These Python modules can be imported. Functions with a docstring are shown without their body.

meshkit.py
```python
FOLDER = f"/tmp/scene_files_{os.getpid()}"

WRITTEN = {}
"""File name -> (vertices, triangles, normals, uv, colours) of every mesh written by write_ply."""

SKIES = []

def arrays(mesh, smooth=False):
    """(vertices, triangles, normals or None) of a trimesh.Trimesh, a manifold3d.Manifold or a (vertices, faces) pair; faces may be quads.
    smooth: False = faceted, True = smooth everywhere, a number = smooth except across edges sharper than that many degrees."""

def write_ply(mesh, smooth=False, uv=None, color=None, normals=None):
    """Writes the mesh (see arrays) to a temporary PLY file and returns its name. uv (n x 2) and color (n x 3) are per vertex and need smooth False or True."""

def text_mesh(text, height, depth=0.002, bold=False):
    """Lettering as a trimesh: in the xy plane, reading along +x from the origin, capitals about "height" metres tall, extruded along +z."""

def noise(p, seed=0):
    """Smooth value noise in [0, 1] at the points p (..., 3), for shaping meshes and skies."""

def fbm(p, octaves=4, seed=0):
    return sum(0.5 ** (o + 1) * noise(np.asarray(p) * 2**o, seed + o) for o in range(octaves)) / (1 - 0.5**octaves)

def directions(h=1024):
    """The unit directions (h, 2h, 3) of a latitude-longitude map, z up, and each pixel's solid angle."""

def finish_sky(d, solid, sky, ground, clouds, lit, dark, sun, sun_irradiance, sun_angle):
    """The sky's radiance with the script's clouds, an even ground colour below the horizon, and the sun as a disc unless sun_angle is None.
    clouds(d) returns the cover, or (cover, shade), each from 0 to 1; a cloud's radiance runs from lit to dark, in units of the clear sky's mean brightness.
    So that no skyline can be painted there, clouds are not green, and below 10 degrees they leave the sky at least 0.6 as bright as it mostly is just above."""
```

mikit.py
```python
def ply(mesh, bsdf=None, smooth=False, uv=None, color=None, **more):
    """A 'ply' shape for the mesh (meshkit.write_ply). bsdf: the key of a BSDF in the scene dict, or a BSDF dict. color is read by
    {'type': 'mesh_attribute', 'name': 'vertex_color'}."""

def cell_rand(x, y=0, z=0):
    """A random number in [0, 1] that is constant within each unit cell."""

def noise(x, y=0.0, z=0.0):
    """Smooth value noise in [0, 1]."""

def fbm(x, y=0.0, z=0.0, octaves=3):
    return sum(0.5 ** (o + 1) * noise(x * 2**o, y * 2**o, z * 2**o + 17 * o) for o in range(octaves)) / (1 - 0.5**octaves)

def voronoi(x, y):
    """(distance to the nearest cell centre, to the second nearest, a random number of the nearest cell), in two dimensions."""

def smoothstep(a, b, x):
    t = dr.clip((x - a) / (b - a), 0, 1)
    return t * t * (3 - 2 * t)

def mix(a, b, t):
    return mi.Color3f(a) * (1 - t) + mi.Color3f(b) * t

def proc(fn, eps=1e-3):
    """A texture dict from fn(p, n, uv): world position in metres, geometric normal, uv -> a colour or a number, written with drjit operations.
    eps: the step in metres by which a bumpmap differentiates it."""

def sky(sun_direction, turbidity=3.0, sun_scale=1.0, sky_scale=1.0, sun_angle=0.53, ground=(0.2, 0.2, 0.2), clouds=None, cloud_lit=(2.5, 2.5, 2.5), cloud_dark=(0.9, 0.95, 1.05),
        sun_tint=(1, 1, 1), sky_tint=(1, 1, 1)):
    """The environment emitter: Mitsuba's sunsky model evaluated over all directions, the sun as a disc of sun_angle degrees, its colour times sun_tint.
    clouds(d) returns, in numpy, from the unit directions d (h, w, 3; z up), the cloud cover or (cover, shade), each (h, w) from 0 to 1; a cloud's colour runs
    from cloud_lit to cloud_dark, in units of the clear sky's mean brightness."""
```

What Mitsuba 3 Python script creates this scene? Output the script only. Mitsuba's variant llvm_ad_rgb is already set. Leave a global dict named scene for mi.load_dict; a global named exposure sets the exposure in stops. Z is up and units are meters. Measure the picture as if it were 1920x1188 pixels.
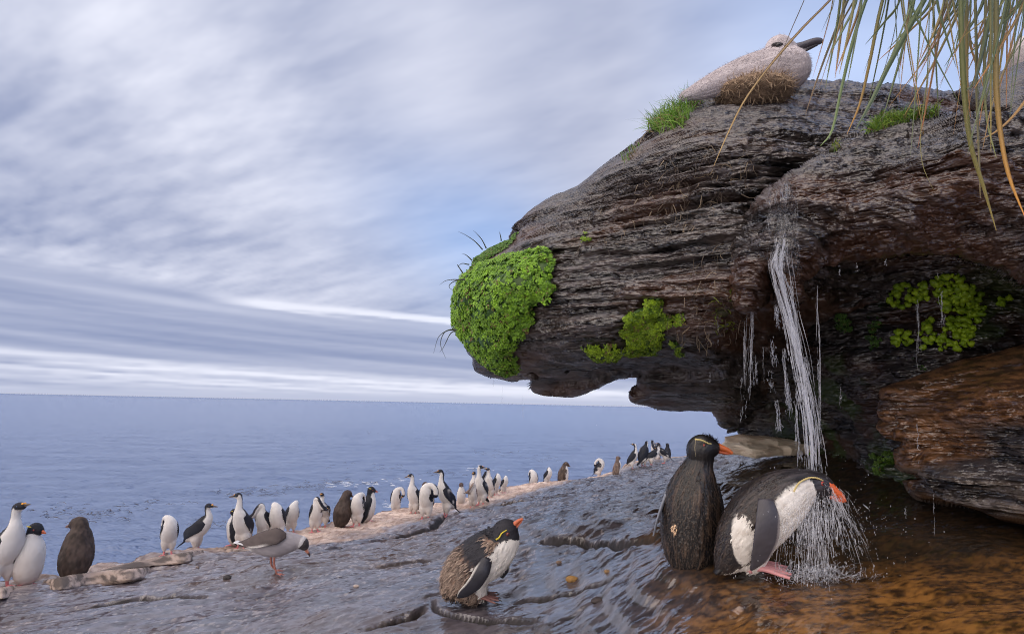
import math, numpy as np, trimesh, mitsuba as mi, drjit as dr, mikit, meshkit, shapely
from scipy.interpolate import RBFInterpolator
from scipy.spatial import cKDTree

T = mi.ScalarTransform4f
scene, labels = {}, {}
rng = np.random.default_rng(7)

# ------------------------------------------------------------------ camera, sky, exposure
FOC, CX, CY = 1144.0, 960.0, 594.0            # focal length and centre in pixels of the 1920 x 1188 photograph
CAM = np.array([0.0, 0.0, 5.5])
PITCH, ROLL = math.atan(163 / FOC), math.radians(1.2)
FWD = np.array([0, math.cos(PITCH), math.sin(PITCH)])
_U0 = np.array([0, -math.sin(PITCH), math.cos(PITCH)])
RIGHT = math.cos(ROLL) * np.array([1.0, 0, 0]) + math.sin(ROLL) * _U0
UP = math.cos(ROLL) * _U0 - math.sin(ROLL) * np.array([1.0, 0, 0])
scene['camera'] = {'type': 'perspective', 'fov': math.degrees(2 * math.atan(960 / FOC)), 'fov_axis': 'x',
                   'near_clip': 0.05, 'far_clip': 60000.0,
                   'to_world': T().look_at(origin=CAM.tolist(), target=(CAM + FWD).tolist(), up=UP.tolist())}
exposure = 3.0


def ss(a, b, x):
    t = np.clip((x - a) / (b - a), 0, 1)
    return t * t * (3 - 2 * t)


def clouds(d):
    x, y, z = d[..., 0], d[..., 1], d[..., 2]
    az, el = np.degrees(np.arctan2(x, y)), np.degrees(np.arcsin(np.clip(z, -1, 1)))
    q = 1.0 / (z + 0.16)
    u, v = x * q, y * q
    r = lambda a: (u * math.cos(a) + v * math.sin(a), -u * math.sin(a) + v * math.cos(a))
    p1, p2 = r(math.radians(-28))
    w = meshkit.fbm(np.stack([u * 1.1, v * 1.1, 0 * u + 3.1], -1), 3, 5) - .5
    big = meshkit.fbm(np.stack([p1 * .55 + w, p2 * 1.1 + w, 0 * u], -1), 4, 11)
    streak = meshkit.fbm(np.stack([p1 * 1.6 + 1.2 * w, p2 * 7 + 1.5 * w, 0 * u + 9], -1), 5, 21)
    ripple = meshkit.fbm(np.stack([p1 * 7 + 2 * w, p2 * 17 + w, 0 * u + 4], -1), 4, 31)
    base = .56 + 1.0 * (big - .5) + .20 * (streak - .5) + (.20 + .32 * ss(-5, -30, az)) * (ripple - .5)
    g = lambda a0, e0, sa, se, rot=0.: np.exp(-((((az - a0) * math.cos(rot) + (el - e0) * math.sin(rot)) / sa) ** 2 + ((-(az - a0) * math.sin(rot) + (el - e0) * math.cos(rot)) / se) ** 2))
    shade = base
    shade = shade - .42 * g(-30, 25, 17, 7, -.45) - .30 * g(-8, 27, 8, 6, -.5) - .18 * g(-38, 34, 14, 8) - .25 * g(-5, 34, 12, 7)
    shade = shade + .34 * g(-2, 16, 14, 6, -.35) + .10 * g(-20, 14, 25, 4)
    shade = shade - .22 * g(28, 26, 14, 7)
    # low stratus deck with a long bright gap, then thin bands above the horizon
    lw = 1.3 * (meshkit.fbm(np.stack([az * .05, el * .30, 0 * az], -1), 4, 41) - .5)
    lb = meshkit.fbm(np.stack([az * .035, el * 1.5 + .09 * az, 0 * az + 2], -1), 5, 43)
    e2 = el + .055 * (az + 15) + lw
    deck = ss(8.9, 7.2, e2) * ss(1.5, 2.7, e2)
    shade = shade * (1 - deck) + deck * (.68 + .6 * (lb - .5))
    gap = np.exp(-((e2 - 7.75) / .50) ** 2) * ss(-29, -20, az) * ss(4, -5, az)
    gap2 = np.exp(-((e2 - 8.6) / 1.0) ** 2) * ss(-24, -34, az)
    shade = shade - (1.15 * gap + .2 * gap2) * ss(.34, .58, lb) * (.9 + .5 * (big - .5))
    low = ss(3.0, 1.9, el + .03 * (az + 10) + .5 * lw)
    band = meshkit.fbm(np.stack([az * .045, el * 2.6 + .10 * az, 0 * az + 7], -1), 5, 47)
    shade = shade * (1 - low) + low * np.clip(.34 + 2.1 * (band - .5) - .35 * ss(-20, 0, az), 0, 1)
    shade = np.where(el < 1.3, shade * ss(.1, 1.3, el) + .50 * (1 - ss(.1, 1.3, el)), shade)
    cover = 1 - .5 * ss(8, 30, az) * ss(12, 24, el) * (1 - .5 * base)
    cover = np.clip(cover - .30 * g(-2, 15, 12, 6, -.35), 0, 1)
    return cover, np.clip(shade, 0, 1)


SUN = np.array([-0.50, -0.62, 0.74])
scene['daylight'] = mikit.sky(SUN.tolist(), turbidity=3, sun_scale=0.30, sun_angle=112, clouds=clouds,
                              cloud_lit=(1.16, 1.19, 1.36), cloud_dark=(0.27, 0.35, 0.62), sky_tint=(.86, .88, .92), ground=(.42, .44, .50), sun_tint=(1, .99, 1))


# ------------------------------------------------------------------ helpers
def at(px, py, d):
    """The point that stands d metres in front of the camera (along its axis) in the direction of a pixel of the photograph."""
    px, py, d = np.broadcast_arrays(np.asarray(px, float), np.asarray(py, float), np.asarray(d, float))
    return CAM + d[..., None] * (FWD + ((px - CX) / FOC)[..., None] * RIGHT - ((py - CY) / FOC)[..., None] * UP)


def pix(p):
    q = np.asarray(p, float) - CAM
    d = q @ FWD
    return np.stack([CX + FOC * (q @ RIGHT) / d, CY - FOC * (q @ UP) / d, d], -1)


def fbm(p, s, o=4, seed=0):
    return meshkit.fbm(np.asarray(p) * np.asarray(s, float), o, seed)


def unit(v):
    v = np.asarray(v, float)
    return v / np.maximum(np.linalg.norm(v, axis=-1, keepdims=True), 1e-12)


def mixc(a, b, t):
    return np.asarray(a, float) * (1 - t[..., None]) + np.asarray(b, float) * t[..., None]


USED = set()


def key_of(name):
    k, n = name, 0
    while k in USED:
        n += 1
        k = f'{name}_{n:03d}'
    USED.add(k)
    return k


def tag(key, label=None, cat=None, group=None, kind=None):
    labels[key] = {k: v for k, v in (('label', label), ('category', cat), ('group', group), ('kind', kind)) if v}


def thing(name, label, cat, group=None, kind=None):
    k = key_of(name)
    tag(k, label, cat, group, kind)
    return k


def part(parent, name, mesh, bsdf, color=None, smooth=True, label=None, kind=None):
    k = key_of(f'{parent}__{name}' if parent else name)
    v = mesh[0] if isinstance(mesh, tuple) else mesh.vertices
    if color is not None:
        color = np.clip(np.broadcast_to(np.asarray(color, float), (len(v), 3)), 0, 1)
    scene[k] = mikit.ply(mesh, bsdf, smooth=smooth, color=color)
    if label or kind:
        tag(k, label, kind=kind)
    return k


def vnormals(v, f):
    n = np.zeros_like(v)
    fn = np.cross(v[f[:, 1]] - v[f[:, 0]], v[f[:, 2]] - v[f[:, 0]])
    for k in range(3):
        np.add.at(n, f[:, k], fn)
    return unit(n)


def tris(q):
    q = np.asarray(q)
    return np.vstack([q[:, [0, 1, 2]], q[:, [0, 2, 3]]])


def merge(ms):
    """Joins (v, f) or (v, f, c) tuples."""
    vs, fs, cs, n = [], [], [], 0
    for m in ms:
        vs.append(m[0]); fs.append(np.asarray(m[1]) + n); n += len(m[0])
        if len(m) > 2:
            cs.append(np.broadcast_to(m[2], (len(m[0]), 3)))
    out = (np.vstack(vs), np.vstack(fs))
    return (*out, np.vstack(cs)) if cs else out


def loft(P, w, t=None, side=(0, 1, 0), n=10, cap=True):
    """A tube of elliptic section along the points P: half-widths w across 'side', half-thicknesses t."""
    P = np.asarray(P, float); m = len(P)
    w = np.broadcast_to(np.asarray(w, float), (m,)); t = w if t is None else np.broadcast_to(np.asarray(t, float), (m,))
    side = np.broadcast_to(np.asarray(side, float), (m, 3))
    tg = unit(np.gradient(P, axis=0))
    s = unit(side - (side * tg).sum(1, keepdims=True) * tg)
    b = np.cross(tg, s)
    a = np.arange(n) / n * 2 * np.pi
    V = (P[:, None] + s[:, None] * (w[:, None] * np.cos(a))[..., None] + b[:, None] * (t[:, None] * np.sin(a))[..., None]).reshape(-1, 3)
    i, k = np.meshgrid(np.arange(m - 1), np.arange(n), indexing='ij')
    q = np.stack([i * n + k, i * n + (k + 1) % n, (i + 1) * n + (k + 1) % n, (i + 1) * n + k], -1).reshape(-1, 4)
    Fc = tris(q)
    if cap:
        V = np.vstack([V, P[:1], P[-1:]])
        kk = np.arange(n)
        Fc = np.vstack([Fc, np.stack([0 * kk + m * n, (kk + 1) % n, kk], 1), np.stack([0 * kk + m * n + 1, (m - 1) * n + kk, (m - 1) * n + (kk + 1) % n], 1)])
    return V, Fc


def spline(P, n):
    """n points of a smooth curve (Catmull-Rom) through the rows of P (any number of columns)."""
    P = np.asarray(P, float)
    if len(P) < 3:
        return P[0] + (P[-1] - P[0]) * np.linspace(0, 1, n)[:, None]
    Q = np.vstack([2 * P[0] - P[1], P, 2 * P[-1] - P[-2]])
    u = np.linspace(0, len(P) - 1, n)
    i = np.minimum(u.astype(int), len(P) - 2); t = (u - i)[:, None]
    a, b, c, d = Q[i], Q[i + 1], Q[i + 2], Q[i + 3]
    return .5 * (2 * b + (c - a) * t + (2 * a - 5 * b + 4 * c - d) * t ** 2 + (3 * b - 3 * c + d - a) * t ** 3)


VC = {'type': 'mesh_attribute', 'name': 'vertex_color'}


def principled(rough, spec=.5, color=VC, **more):
    return {'type': 'principled', 'base_color': color, 'roughness': rough, 'specular': spec, **more}


def bumped(inner, fn, scale, eps=2e-3):
    return {'type': 'bumpmap', 'arbitrary': mikit.proc(fn, eps), 'scale': scale, 'bsdf': inner}


# ------------------------------------------------------------------ materials of the setting
def _sea_bump(p, n, uv):
    w = mikit.fbm(p.x * .9 + p.y * .25, p.y * 2.6 - p.x * .3, 0.0, 4)
    return w + .35 * mikit.noise(p.x * 9, p.y * 17, 3.0)


def _rock_bump(p, n, uv):
    s = p.z + .06 * mikit.noise(p.x * 1.7, p.y * 1.7, p.z * 2)
    return mikit.fbm(p.x * 9, p.y * 9, s * 80, 4) + 1.5 * mikit.fbm(p.x * 17, p.y * 17, p.z * 26, 4)


def _slab_bump(p, n, uv):
    w = mikit.noise(p.x * 1.3, p.y * 1.3, 5.0)
    return mikit.fbm(p.x * 11 + p.y * 6 + 2 * w, p.y * 34 - p.x * 14 + 3 * w, 1.0, 4) + .3 * mikit.fbm(p.x * 110, p.y * 110, p.z * 60, 2)


scene['mat_sea'] = {'type': 'twosided', 'bsdf': bumped(principled(.10, .5, color={'type': 'rgb', 'value': [.12, .17, .30]}), _sea_bump, .10, 2e-2)}
scene['mat_rock'] = {'type': 'twosided', 'bsdf': bumped(principled(.15, 1.0, clearcoat=1.0, clearcoat_gloss=.97), _rock_bump, .028)}
scene['mat_slab'] = {'type': 'twosided', 'bsdf': bumped(principled(.070, 1.0, clearcoat=.9, clearcoat_gloss=1.0), _slab_bump, .0042)}
scene['mat_dry'] = {'type': 'twosided', 'bsdf': bumped(principled(.7, .3), _rock_bump, .008)}

scene['mat_offing'] = {'type': 'twosided', 'bsdf': principled(.30, .5, color={'type': 'rgb', 'value': [.12, .17, .30]})}
# ------------------------------------------------------------------ sea
r = np.concatenate([np.geomspace(5, 260, 520), np.geomspace(270, 45000, 80)])
a = np.radians(np.concatenate([np.linspace(-74, 66, 760), np.linspace(66, 286, 56)[1:]]))
R_, A_ = np.meshgrid(r, a, indexing='ij')
X, Y = R_ * np.sin(A_), R_ * np.cos(A_)
P = np.stack([X, Y, 0 * X], -1)
fade = 1 / (1 + (R_ / 120) ** 2)
Zs = (.50 * (fbm(P, (.16, .45, 1), 3, 61) - .5) + .26 * (fbm(P + [3, 1, 0], (.7, 2.1, 1), 3, 62) - .5)) * fade
P[..., 2] = Zs
ni, nj = P.shape[:2]
i, j = np.meshgrid(np.arange(ni - 1), np.arange(nj - 1), indexing='ij')
q = np.stack([i * nj + j, i * nj + j + 1, (i + 1) * nj + j + 1, (i + 1) * nj + j], -1).reshape(-1, 4)
near_ = R_[:-1, :-1].ravel() < 2500
part(None, 'sea', (P.reshape(-1, 3), tris(q[near_])[:, ::-1]), 'mat_sea')
part('sea', 'offing', (P.reshape(-1, 3), tris(q[~near_])[:, ::-1]), 'mat_offing')
tag('sea', 'calm blue grey sea with small ripples reaching the horizon', kind='structure')

# ------------------------------------------------------------------ the sloping wet rock slab
# the seaward rim: pixel of the photograph and distance
RIM = [(-500, 1150, 3.6), (-200, 1118, 4.0), (0, 1096, 4.6), (100, 1086, 4.9), (180, 1070, 5.3), (290, 1042, 6.3), (340, 1036, 6.6), (430, 1028, 7.0), (560, 1000, 7.6), (640, 984, 8.1),
       (720, 962, 9.2), (860, 938, 10.5), (960, 913, 11.7), (1070, 903, 13.0), (1170, 874, 14.4), (1260, 858, 16.0), (1330, 851, 17.0), (1450, 842, 18.0), (1800, 830, 20.0)]
RIMP = np.array([at(*k) for k in RIM])
CTRL = [(1290, 1050, 2.4), (1430, 1085, 2.2), (900, 1130, 2.95), (515, 1075, 4.1), (0, 1188, 3.1), (250, 1188, 3.0), (450, 1188, 2.9), (900, 1188, 2.5), (1150, 1188, 2.15), (1300, 1188, 1.85), (1600, 1188, 1.65), (1920, 1188, 1.5),
        (1650, 1000, 2.5), (1900, 1010, 2.35), (1750, 1090, 2.0), (1560, 1060, 2.3), (1100, 1100, 2.75), (1100, 1040, 3.25), (1110, 1012, 3.75), (1110, 985, 3.9), (1110, 950, 4.5), (1100, 925, 6.6), (1100, 909, 9.6), (1230, 990, 3.2), (1240, 940, 4.4), (1230, 905, 6.6), (1240, 880, 10.5),
        (1400, 870, 6.5), (1420, 850, 8.5), (1300, 866, 12.0), (1380, 920, 4.2), (1500, 900, 4.0), (1500, 1000, 2.9), (1700, 940, 3.1),
        (800, 1140, 2.92), (800, 1050, 4.25), (800, 1000, 6.0), (800, 978, 7.7), (950, 990, 4.9), (950, 950, 6.9), (640, 1100, 3.5), (640, 1020, 5.9), (500, 1120, 3.5), (500, 1045, 5.4),
        (200, 1145, 3.55), (200, 1105, 4.4), (350, 1080, 4.6), (350, 1130, 3.5)]
CP = np.array([at(*k) for k in CTRL])
GP = np.vstack([CP, RIMP, [[2.5, 5.0, 5.15], [3.5, 3.0, 5.1], [4, 8, 5.0], [0, .6, 4.55], [1.0, .8, 4.7], [-2.5, .8, 4.3], [2.5, 1.2, 5.0]]])
_rbf = RBFInterpolator(GP[:, :2] / [1, 1], GP[:, 2], kernel='thin_plate_spline', smoothing=.002)
RIMLINE = shapely.LineString(RIMP[:, :2])
INLAND = shapely.Polygon(np.vstack([RIMP[:, :2], [[30, 22], [30, -6], [-8, -6]]]))


def rim_dist(x, y):
    pts = shapely.points(x.ravel(), y.ravel())
    s = shapely.distance(pts, RIMLINE)
    return np.where(shapely.contains_xy(INLAND, x.ravel(), y.ravel()), s, -s).reshape(x.shape)


def base_height(x, y):
    return _rbf(np.stack([x.ravel(), y.ravel()], -1)).reshape(x.shape)


def on_ground_px(px, py, lo=1.0, hi=25):
    """Where the ray of a pixel first meets the smooth slab."""
    d = np.geomspace(lo, hi, 900)
    p = at(px, py, d)
    g = p[:, 2] - base_height(p[:, 0], p[:, 1])
    k = np.argmax(g < 0) if (g < 0).any() else len(d) - 1
    return p[k]


def polyline_xy(pts):
    return np.array([on_ground_px(*p)[:2] for p in pts])


def line_coords(x, y, L):
    """(signed distance across, share along) of a polyline in plan."""
    best, side, al = np.full(x.shape, 9e9), np.zeros(x.shape), np.zeros(x.shape)
    seg = np.linalg.norm(np.diff(L, axis=0), axis=1); cum = np.concatenate([[0], np.cumsum(seg)])
    for k in range(len(L) - 1):
        a, b = L[k], L[k + 1]
        t = np.clip(((x - a[0]) * (b[0] - a[0]) + (y - a[1]) * (b[1] - a[1])) / seg[k] ** 2, 0, 1)
        dx, dy = x - a[0] - t * (b[0] - a[0]), y - a[1] - t * (b[1] - a[1])
        d = np.hypot(dx, dy)
        sg = np.sign((b[0] - a[0]) * dy - (b[1] - a[1]) * dx)
        m = d < best
        best, side, al = np.where(m, d, best), np.where(m, sg, side), np.where(m, (cum[k] + t * seg[k]) / cum[-1], al)
    return best * side, al


CRACKS = [([(600, 1036), (660, 1022), (760, 1000), (815, 985), (845, 962), (960, 945), (1065, 929)], .085, .050),
          ([(690, 1188), (745, 1163), (770, 1156), (797, 1140)], .035, .017), ([(812, 1128), (822, 1142), (860, 1153), (930, 1163), (1010, 1160)], .030, .015),
          ([(1015, 1012), (1090, 1018), (1170, 1022), (1235, 1010)], .06, .026), ([(700, 1060), (790, 1046), (860, 1040)], .02, .02),
          ([(120, 1150), (260, 1128), (390, 1118)], .025, .02), ([(960, 1130), (1060, 1112), (1150, 1085)], .02, .014)]
CRACKS = [(polyline_xy(p), d, w) for p, d, w in CRACKS]
DRYPX = None


CRACKED = {}


def ground(x, y, detail=True):
    """Height of the slab, and a few fields that its colour needs."""
    p = np.stack([x, y, 0 * x], -1)
    z = base_height(x, y)
    s = rim_dist(x, y)
    wob = .35 * (fbm(p, (1.1, 1.1, 1), 4, 71) - .5) + .10 * (fbm(p, (5, 5, 1), 3, 72) - .5)
    s2 = s + wob
    dist = np.hypot(x, y)
    if detail:
        w = fbm(p, (1.0, 1.0, 1), 3, 73)[..., None] * [2.0, 3.0, 0]
        lines = fbm(p @ np.array([[1.0, -.42, 0], [.45, 1.0, 0], [0, 0, 1]]) + .18 * w, (2.6, 9.5, 1), 4, 74)
        ridge = 1 - np.abs(2 * fbm(p @ np.array([[1.0, -.5, 0], [.5, 1.0, 0], [0, 0, 1]]) + .12 * w, (6, 17, 1), 3, 75) - 1)
        amp = np.clip(dist / 3.5, .75, 1.9)
        z = z + .060 * (fbm(p, (1.3, 1.6, 1), 3, 76) - .5) * amp + .030 * (lines - .5) * amp + .016 * (ridge - .7) * amp
        z = z + .0035 * (fbm(p, (22, 40, 1), 2, 77) - .5) * amp
        # bedding: the surface breaks down in thin steps
        b = z * 17 + 1.5 * fbm(p, (.8, .8, 1), 3, 78)
        fr = b - np.floor(b)
        z = z + .30 * (ss(.25, .75, fr) - fr) / 17
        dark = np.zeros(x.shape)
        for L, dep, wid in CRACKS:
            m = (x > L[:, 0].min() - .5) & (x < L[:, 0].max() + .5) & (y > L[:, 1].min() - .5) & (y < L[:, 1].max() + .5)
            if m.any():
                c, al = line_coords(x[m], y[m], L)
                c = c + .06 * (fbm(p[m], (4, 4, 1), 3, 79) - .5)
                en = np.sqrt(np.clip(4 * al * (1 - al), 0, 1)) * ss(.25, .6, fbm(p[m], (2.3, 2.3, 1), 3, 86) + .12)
                dark[m] = np.maximum(dark[m], en * ss(1.15, .75, (np.abs(c - .15 * wid) + .9 * wid * (fbm(p[m], (17, 17, 1), 3, 87) - .5)) / wid))  # mask for the shade painted on the crack faces
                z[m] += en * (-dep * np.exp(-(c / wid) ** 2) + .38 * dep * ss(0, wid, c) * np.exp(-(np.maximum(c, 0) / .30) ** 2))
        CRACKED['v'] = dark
    # the rim is broken into thin ledges, then the rock falls to the sea
    lip = .10 * (fbm(p, (2.2, 2.2, 1), 3, 80) - .35) * np.exp(-(s2 / .5) ** 2)
    z = z + lip
    over = np.maximum(-s2, 0)
    z = z - np.minimum(over * 5.5 + .12 * np.floor(over * 9), 7.5)
    return z, s2, dist


def polar_grid(r, a):
    R_, A_ = np.meshgrid(r, a, indexing='ij')
    ni, nj = R_.shape
    i, j = np.meshgrid(np.arange(ni - 1), np.arange(nj - 1), indexing='ij')
    return R_ * np.sin(A_), R_ * np.cos(A_), tris(np.stack([i * nj + j, i * nj + j + 1, (i + 1) * nj + j + 1, (i + 1) * nj + j], -1).reshape(-1, 4))[:, ::-1]


X, Y, tri = polar_grid(np.concatenate([np.linspace(.5, 1.25, 24)[:-1], np.geomspace(1.25, 21, 600)]), np.radians(np.concatenate([np.linspace(-78, -45, 34)[:-1], np.linspace(-45, 45, 720), np.linspace(45, 78, 34)[1:]])))
Z, S2, DIST = ground(X, Y)
CRACK_SHADE = CRACKED['v'].ravel()
GV = np.stack([X, Y, Z], -1)
pz = GV.reshape(-1, 3)
pw = pix(pz)
n1 = fbm(pz, (1.1, 1.1, 3), 4, 81); n2 = fbm(pz, (5, 9, 20), 4, 82); n3 = fbm(pz, (24, 40, 40), 3, 83); n4 = fbm(pz, (65, 85, 85), 3, 85)
col = mixc((.026, .023, .029), (.080, .071, .083), ss(.3, .72, .5 * n2 + .5 * n3))
col = mixc(col, (.046, .030, .023), .75 * ss(.52, .68, n1))
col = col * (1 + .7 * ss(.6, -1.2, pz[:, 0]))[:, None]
# brown algae stained rock where the fresh water runs, under the overhang and right of it
xx, yy = pz[:, 0], pz[:, 1]
brown = ss(.30, .85, xx + .45 * (2.3 - yy) * (yy < 2.3) - .30 * np.maximum(yy - 2.2, 0) + .7 * (n1 - .5) + .35 * (n2 - .5))
col = mixc(col, mixc((.022, .011, .005), (.22, .100, .026), ss(.38, .64, .25 * n2 + .35 * n3 + .40 * n4)), brown)
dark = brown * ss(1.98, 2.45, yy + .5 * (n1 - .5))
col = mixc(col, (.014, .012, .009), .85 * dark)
# dry pale rock with guano along the rim
s2 = S2.ravel()
pale = ss(1.7, .35, s2 + 1.6 * (n1 - .5) + .5 * (n2 - .5) + .75 * ss(1050, 1250, pw[:, 0] * 0 + 960 + 1144 * xx / np.maximum(yy, 1)) + .9 * ss(-1.9, -3.4, xx)) * ss(-2.5, -.4, s2 + 1)
col = mixc(col, mixc((.34, .23, .18), (.74, .60, .51), ss(.35, .65, .5 * n2 + .5 * n3)), .92 * pale)
spot = ss(.66, .72, fbm(pz * [1, 1, .2], (48, 48, 48), 2, 84)) * ss(2.5, 4, DIST.ravel()) * (1 - brown)
col = mixc(col, (.40, .34, .32), .5 * spot)
col = mixc(col, (.016, .013, .012), .95 * CRACK_SHADE)              # shade of undercut cracks, painted near-black into the rock colour
wet = (pale < .5) & (CRACK_SHADE < .08)  # crack strips with painted shade join the matte mesh
keep = wet[tri].mean(1) > .5
inz = Z.ravel()[tri].max(1) > -1.2
GN = vnormals(pz, tri)


def sheet(name, f, bsdf, label):
    """A piece of the slab that keeps the normals of the whole, so that no seam shows."""
    u, inv = np.unique(f, return_inverse=True)
    scene[key_of(name)] = {'type': 'ply', 'filename': meshkit.write_ply((pz[u], inv.reshape(-1, 3)), True, None, np.clip(col[u], 0, 1), GN[u]), 'face_normals': False, 'bsdf': {'type': 'ref', 'id': bsdf}}
    tag(name, label, kind='structure')


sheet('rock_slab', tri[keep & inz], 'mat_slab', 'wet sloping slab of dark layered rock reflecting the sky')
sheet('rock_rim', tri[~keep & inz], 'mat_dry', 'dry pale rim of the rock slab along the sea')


# ------------------------------------------------------------------ solids of layered rock
def rock_colour(p, n, tint=None, dip=(0, 0), seed=0):
    s = p.copy(); s[:, 2] += dip[0] * p[:, 0] + dip[1] * p[:, 1]
    a_ = fbm(s, (1.3, 1.3, 4), 4, 101 + seed); b_ = fbm(s, (3, 3, 34), 4, 102 + seed); c_ = fbm(s, (14, 14, 70), 3, 103 + seed)
    col = mixc((.0080, .0062, .0056), (.088, .067, .058), ss(.38, .66, .55 * b_ + .45 * c_))
    col = mixc(col, (.105, .046, .024), .65 * ss(.47, .64, a_))
    col = mixc(col, (.13, .12, .13), .6 * ss(.60, .72, b_) * ss(.42, .58, c_))
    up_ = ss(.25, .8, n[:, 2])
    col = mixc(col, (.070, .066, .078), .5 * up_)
    if tint is not None:
        col = tint(col, p, n, a_, b_, c_)
    return col


def beds(s, p, freq, lat, seed):
    """Beds of uneven thickness, each standing proud or back by its own, slowly changing amount, with a sharp edge."""
    k = s * freq + 1.1 * meshkit.noise(np.stack([s * freq * .41, 0 * s, 0 * s], -1), seed) + .5 * fbm(p, (1.1, 1.1, 1.1), 2, seed + 1)
    i = np.floor(k); f = k - i
    wl = (p[:, 0] * .9 + p[:, 1] * .6) * lat * 1.5 + .5 * fbm(p, (7, 7, 7), 2, seed + 5)

    def off(i):
        a = .55 * meshkit.noise(np.stack([p[:, 0] * lat, p[:, 1] * lat, i * 3.37], -1), seed + 2) + .45 * meshkit.noise(np.stack([p[:, 0] * lat * 3, p[:, 1] * lat * 3, i * 5.11], -1), seed + 3)
        w = wl + 7.3 * meshkit.noise(np.stack([i * 1.0, 0 * i, 0 * i], -1), seed + 6)
        k0, fr = np.floor(w), w - np.floor(w)
        c = lambda k: meshkit.noise(np.stack([k, i, 0 * i], -1), seed + 7)
        tt = ss(.90, 1.0, fr)
        return .5 * a + .5 * (c(k0) * (1 - tt) + c(k0 + 1) * tt)                # beds broken by joints
    t = ss(.80, 1.0, f)
    return off(i) * (1 - t) + off(i + 1) * t - .5, np.exp(-((f - .86) / .13) ** 2)


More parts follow.
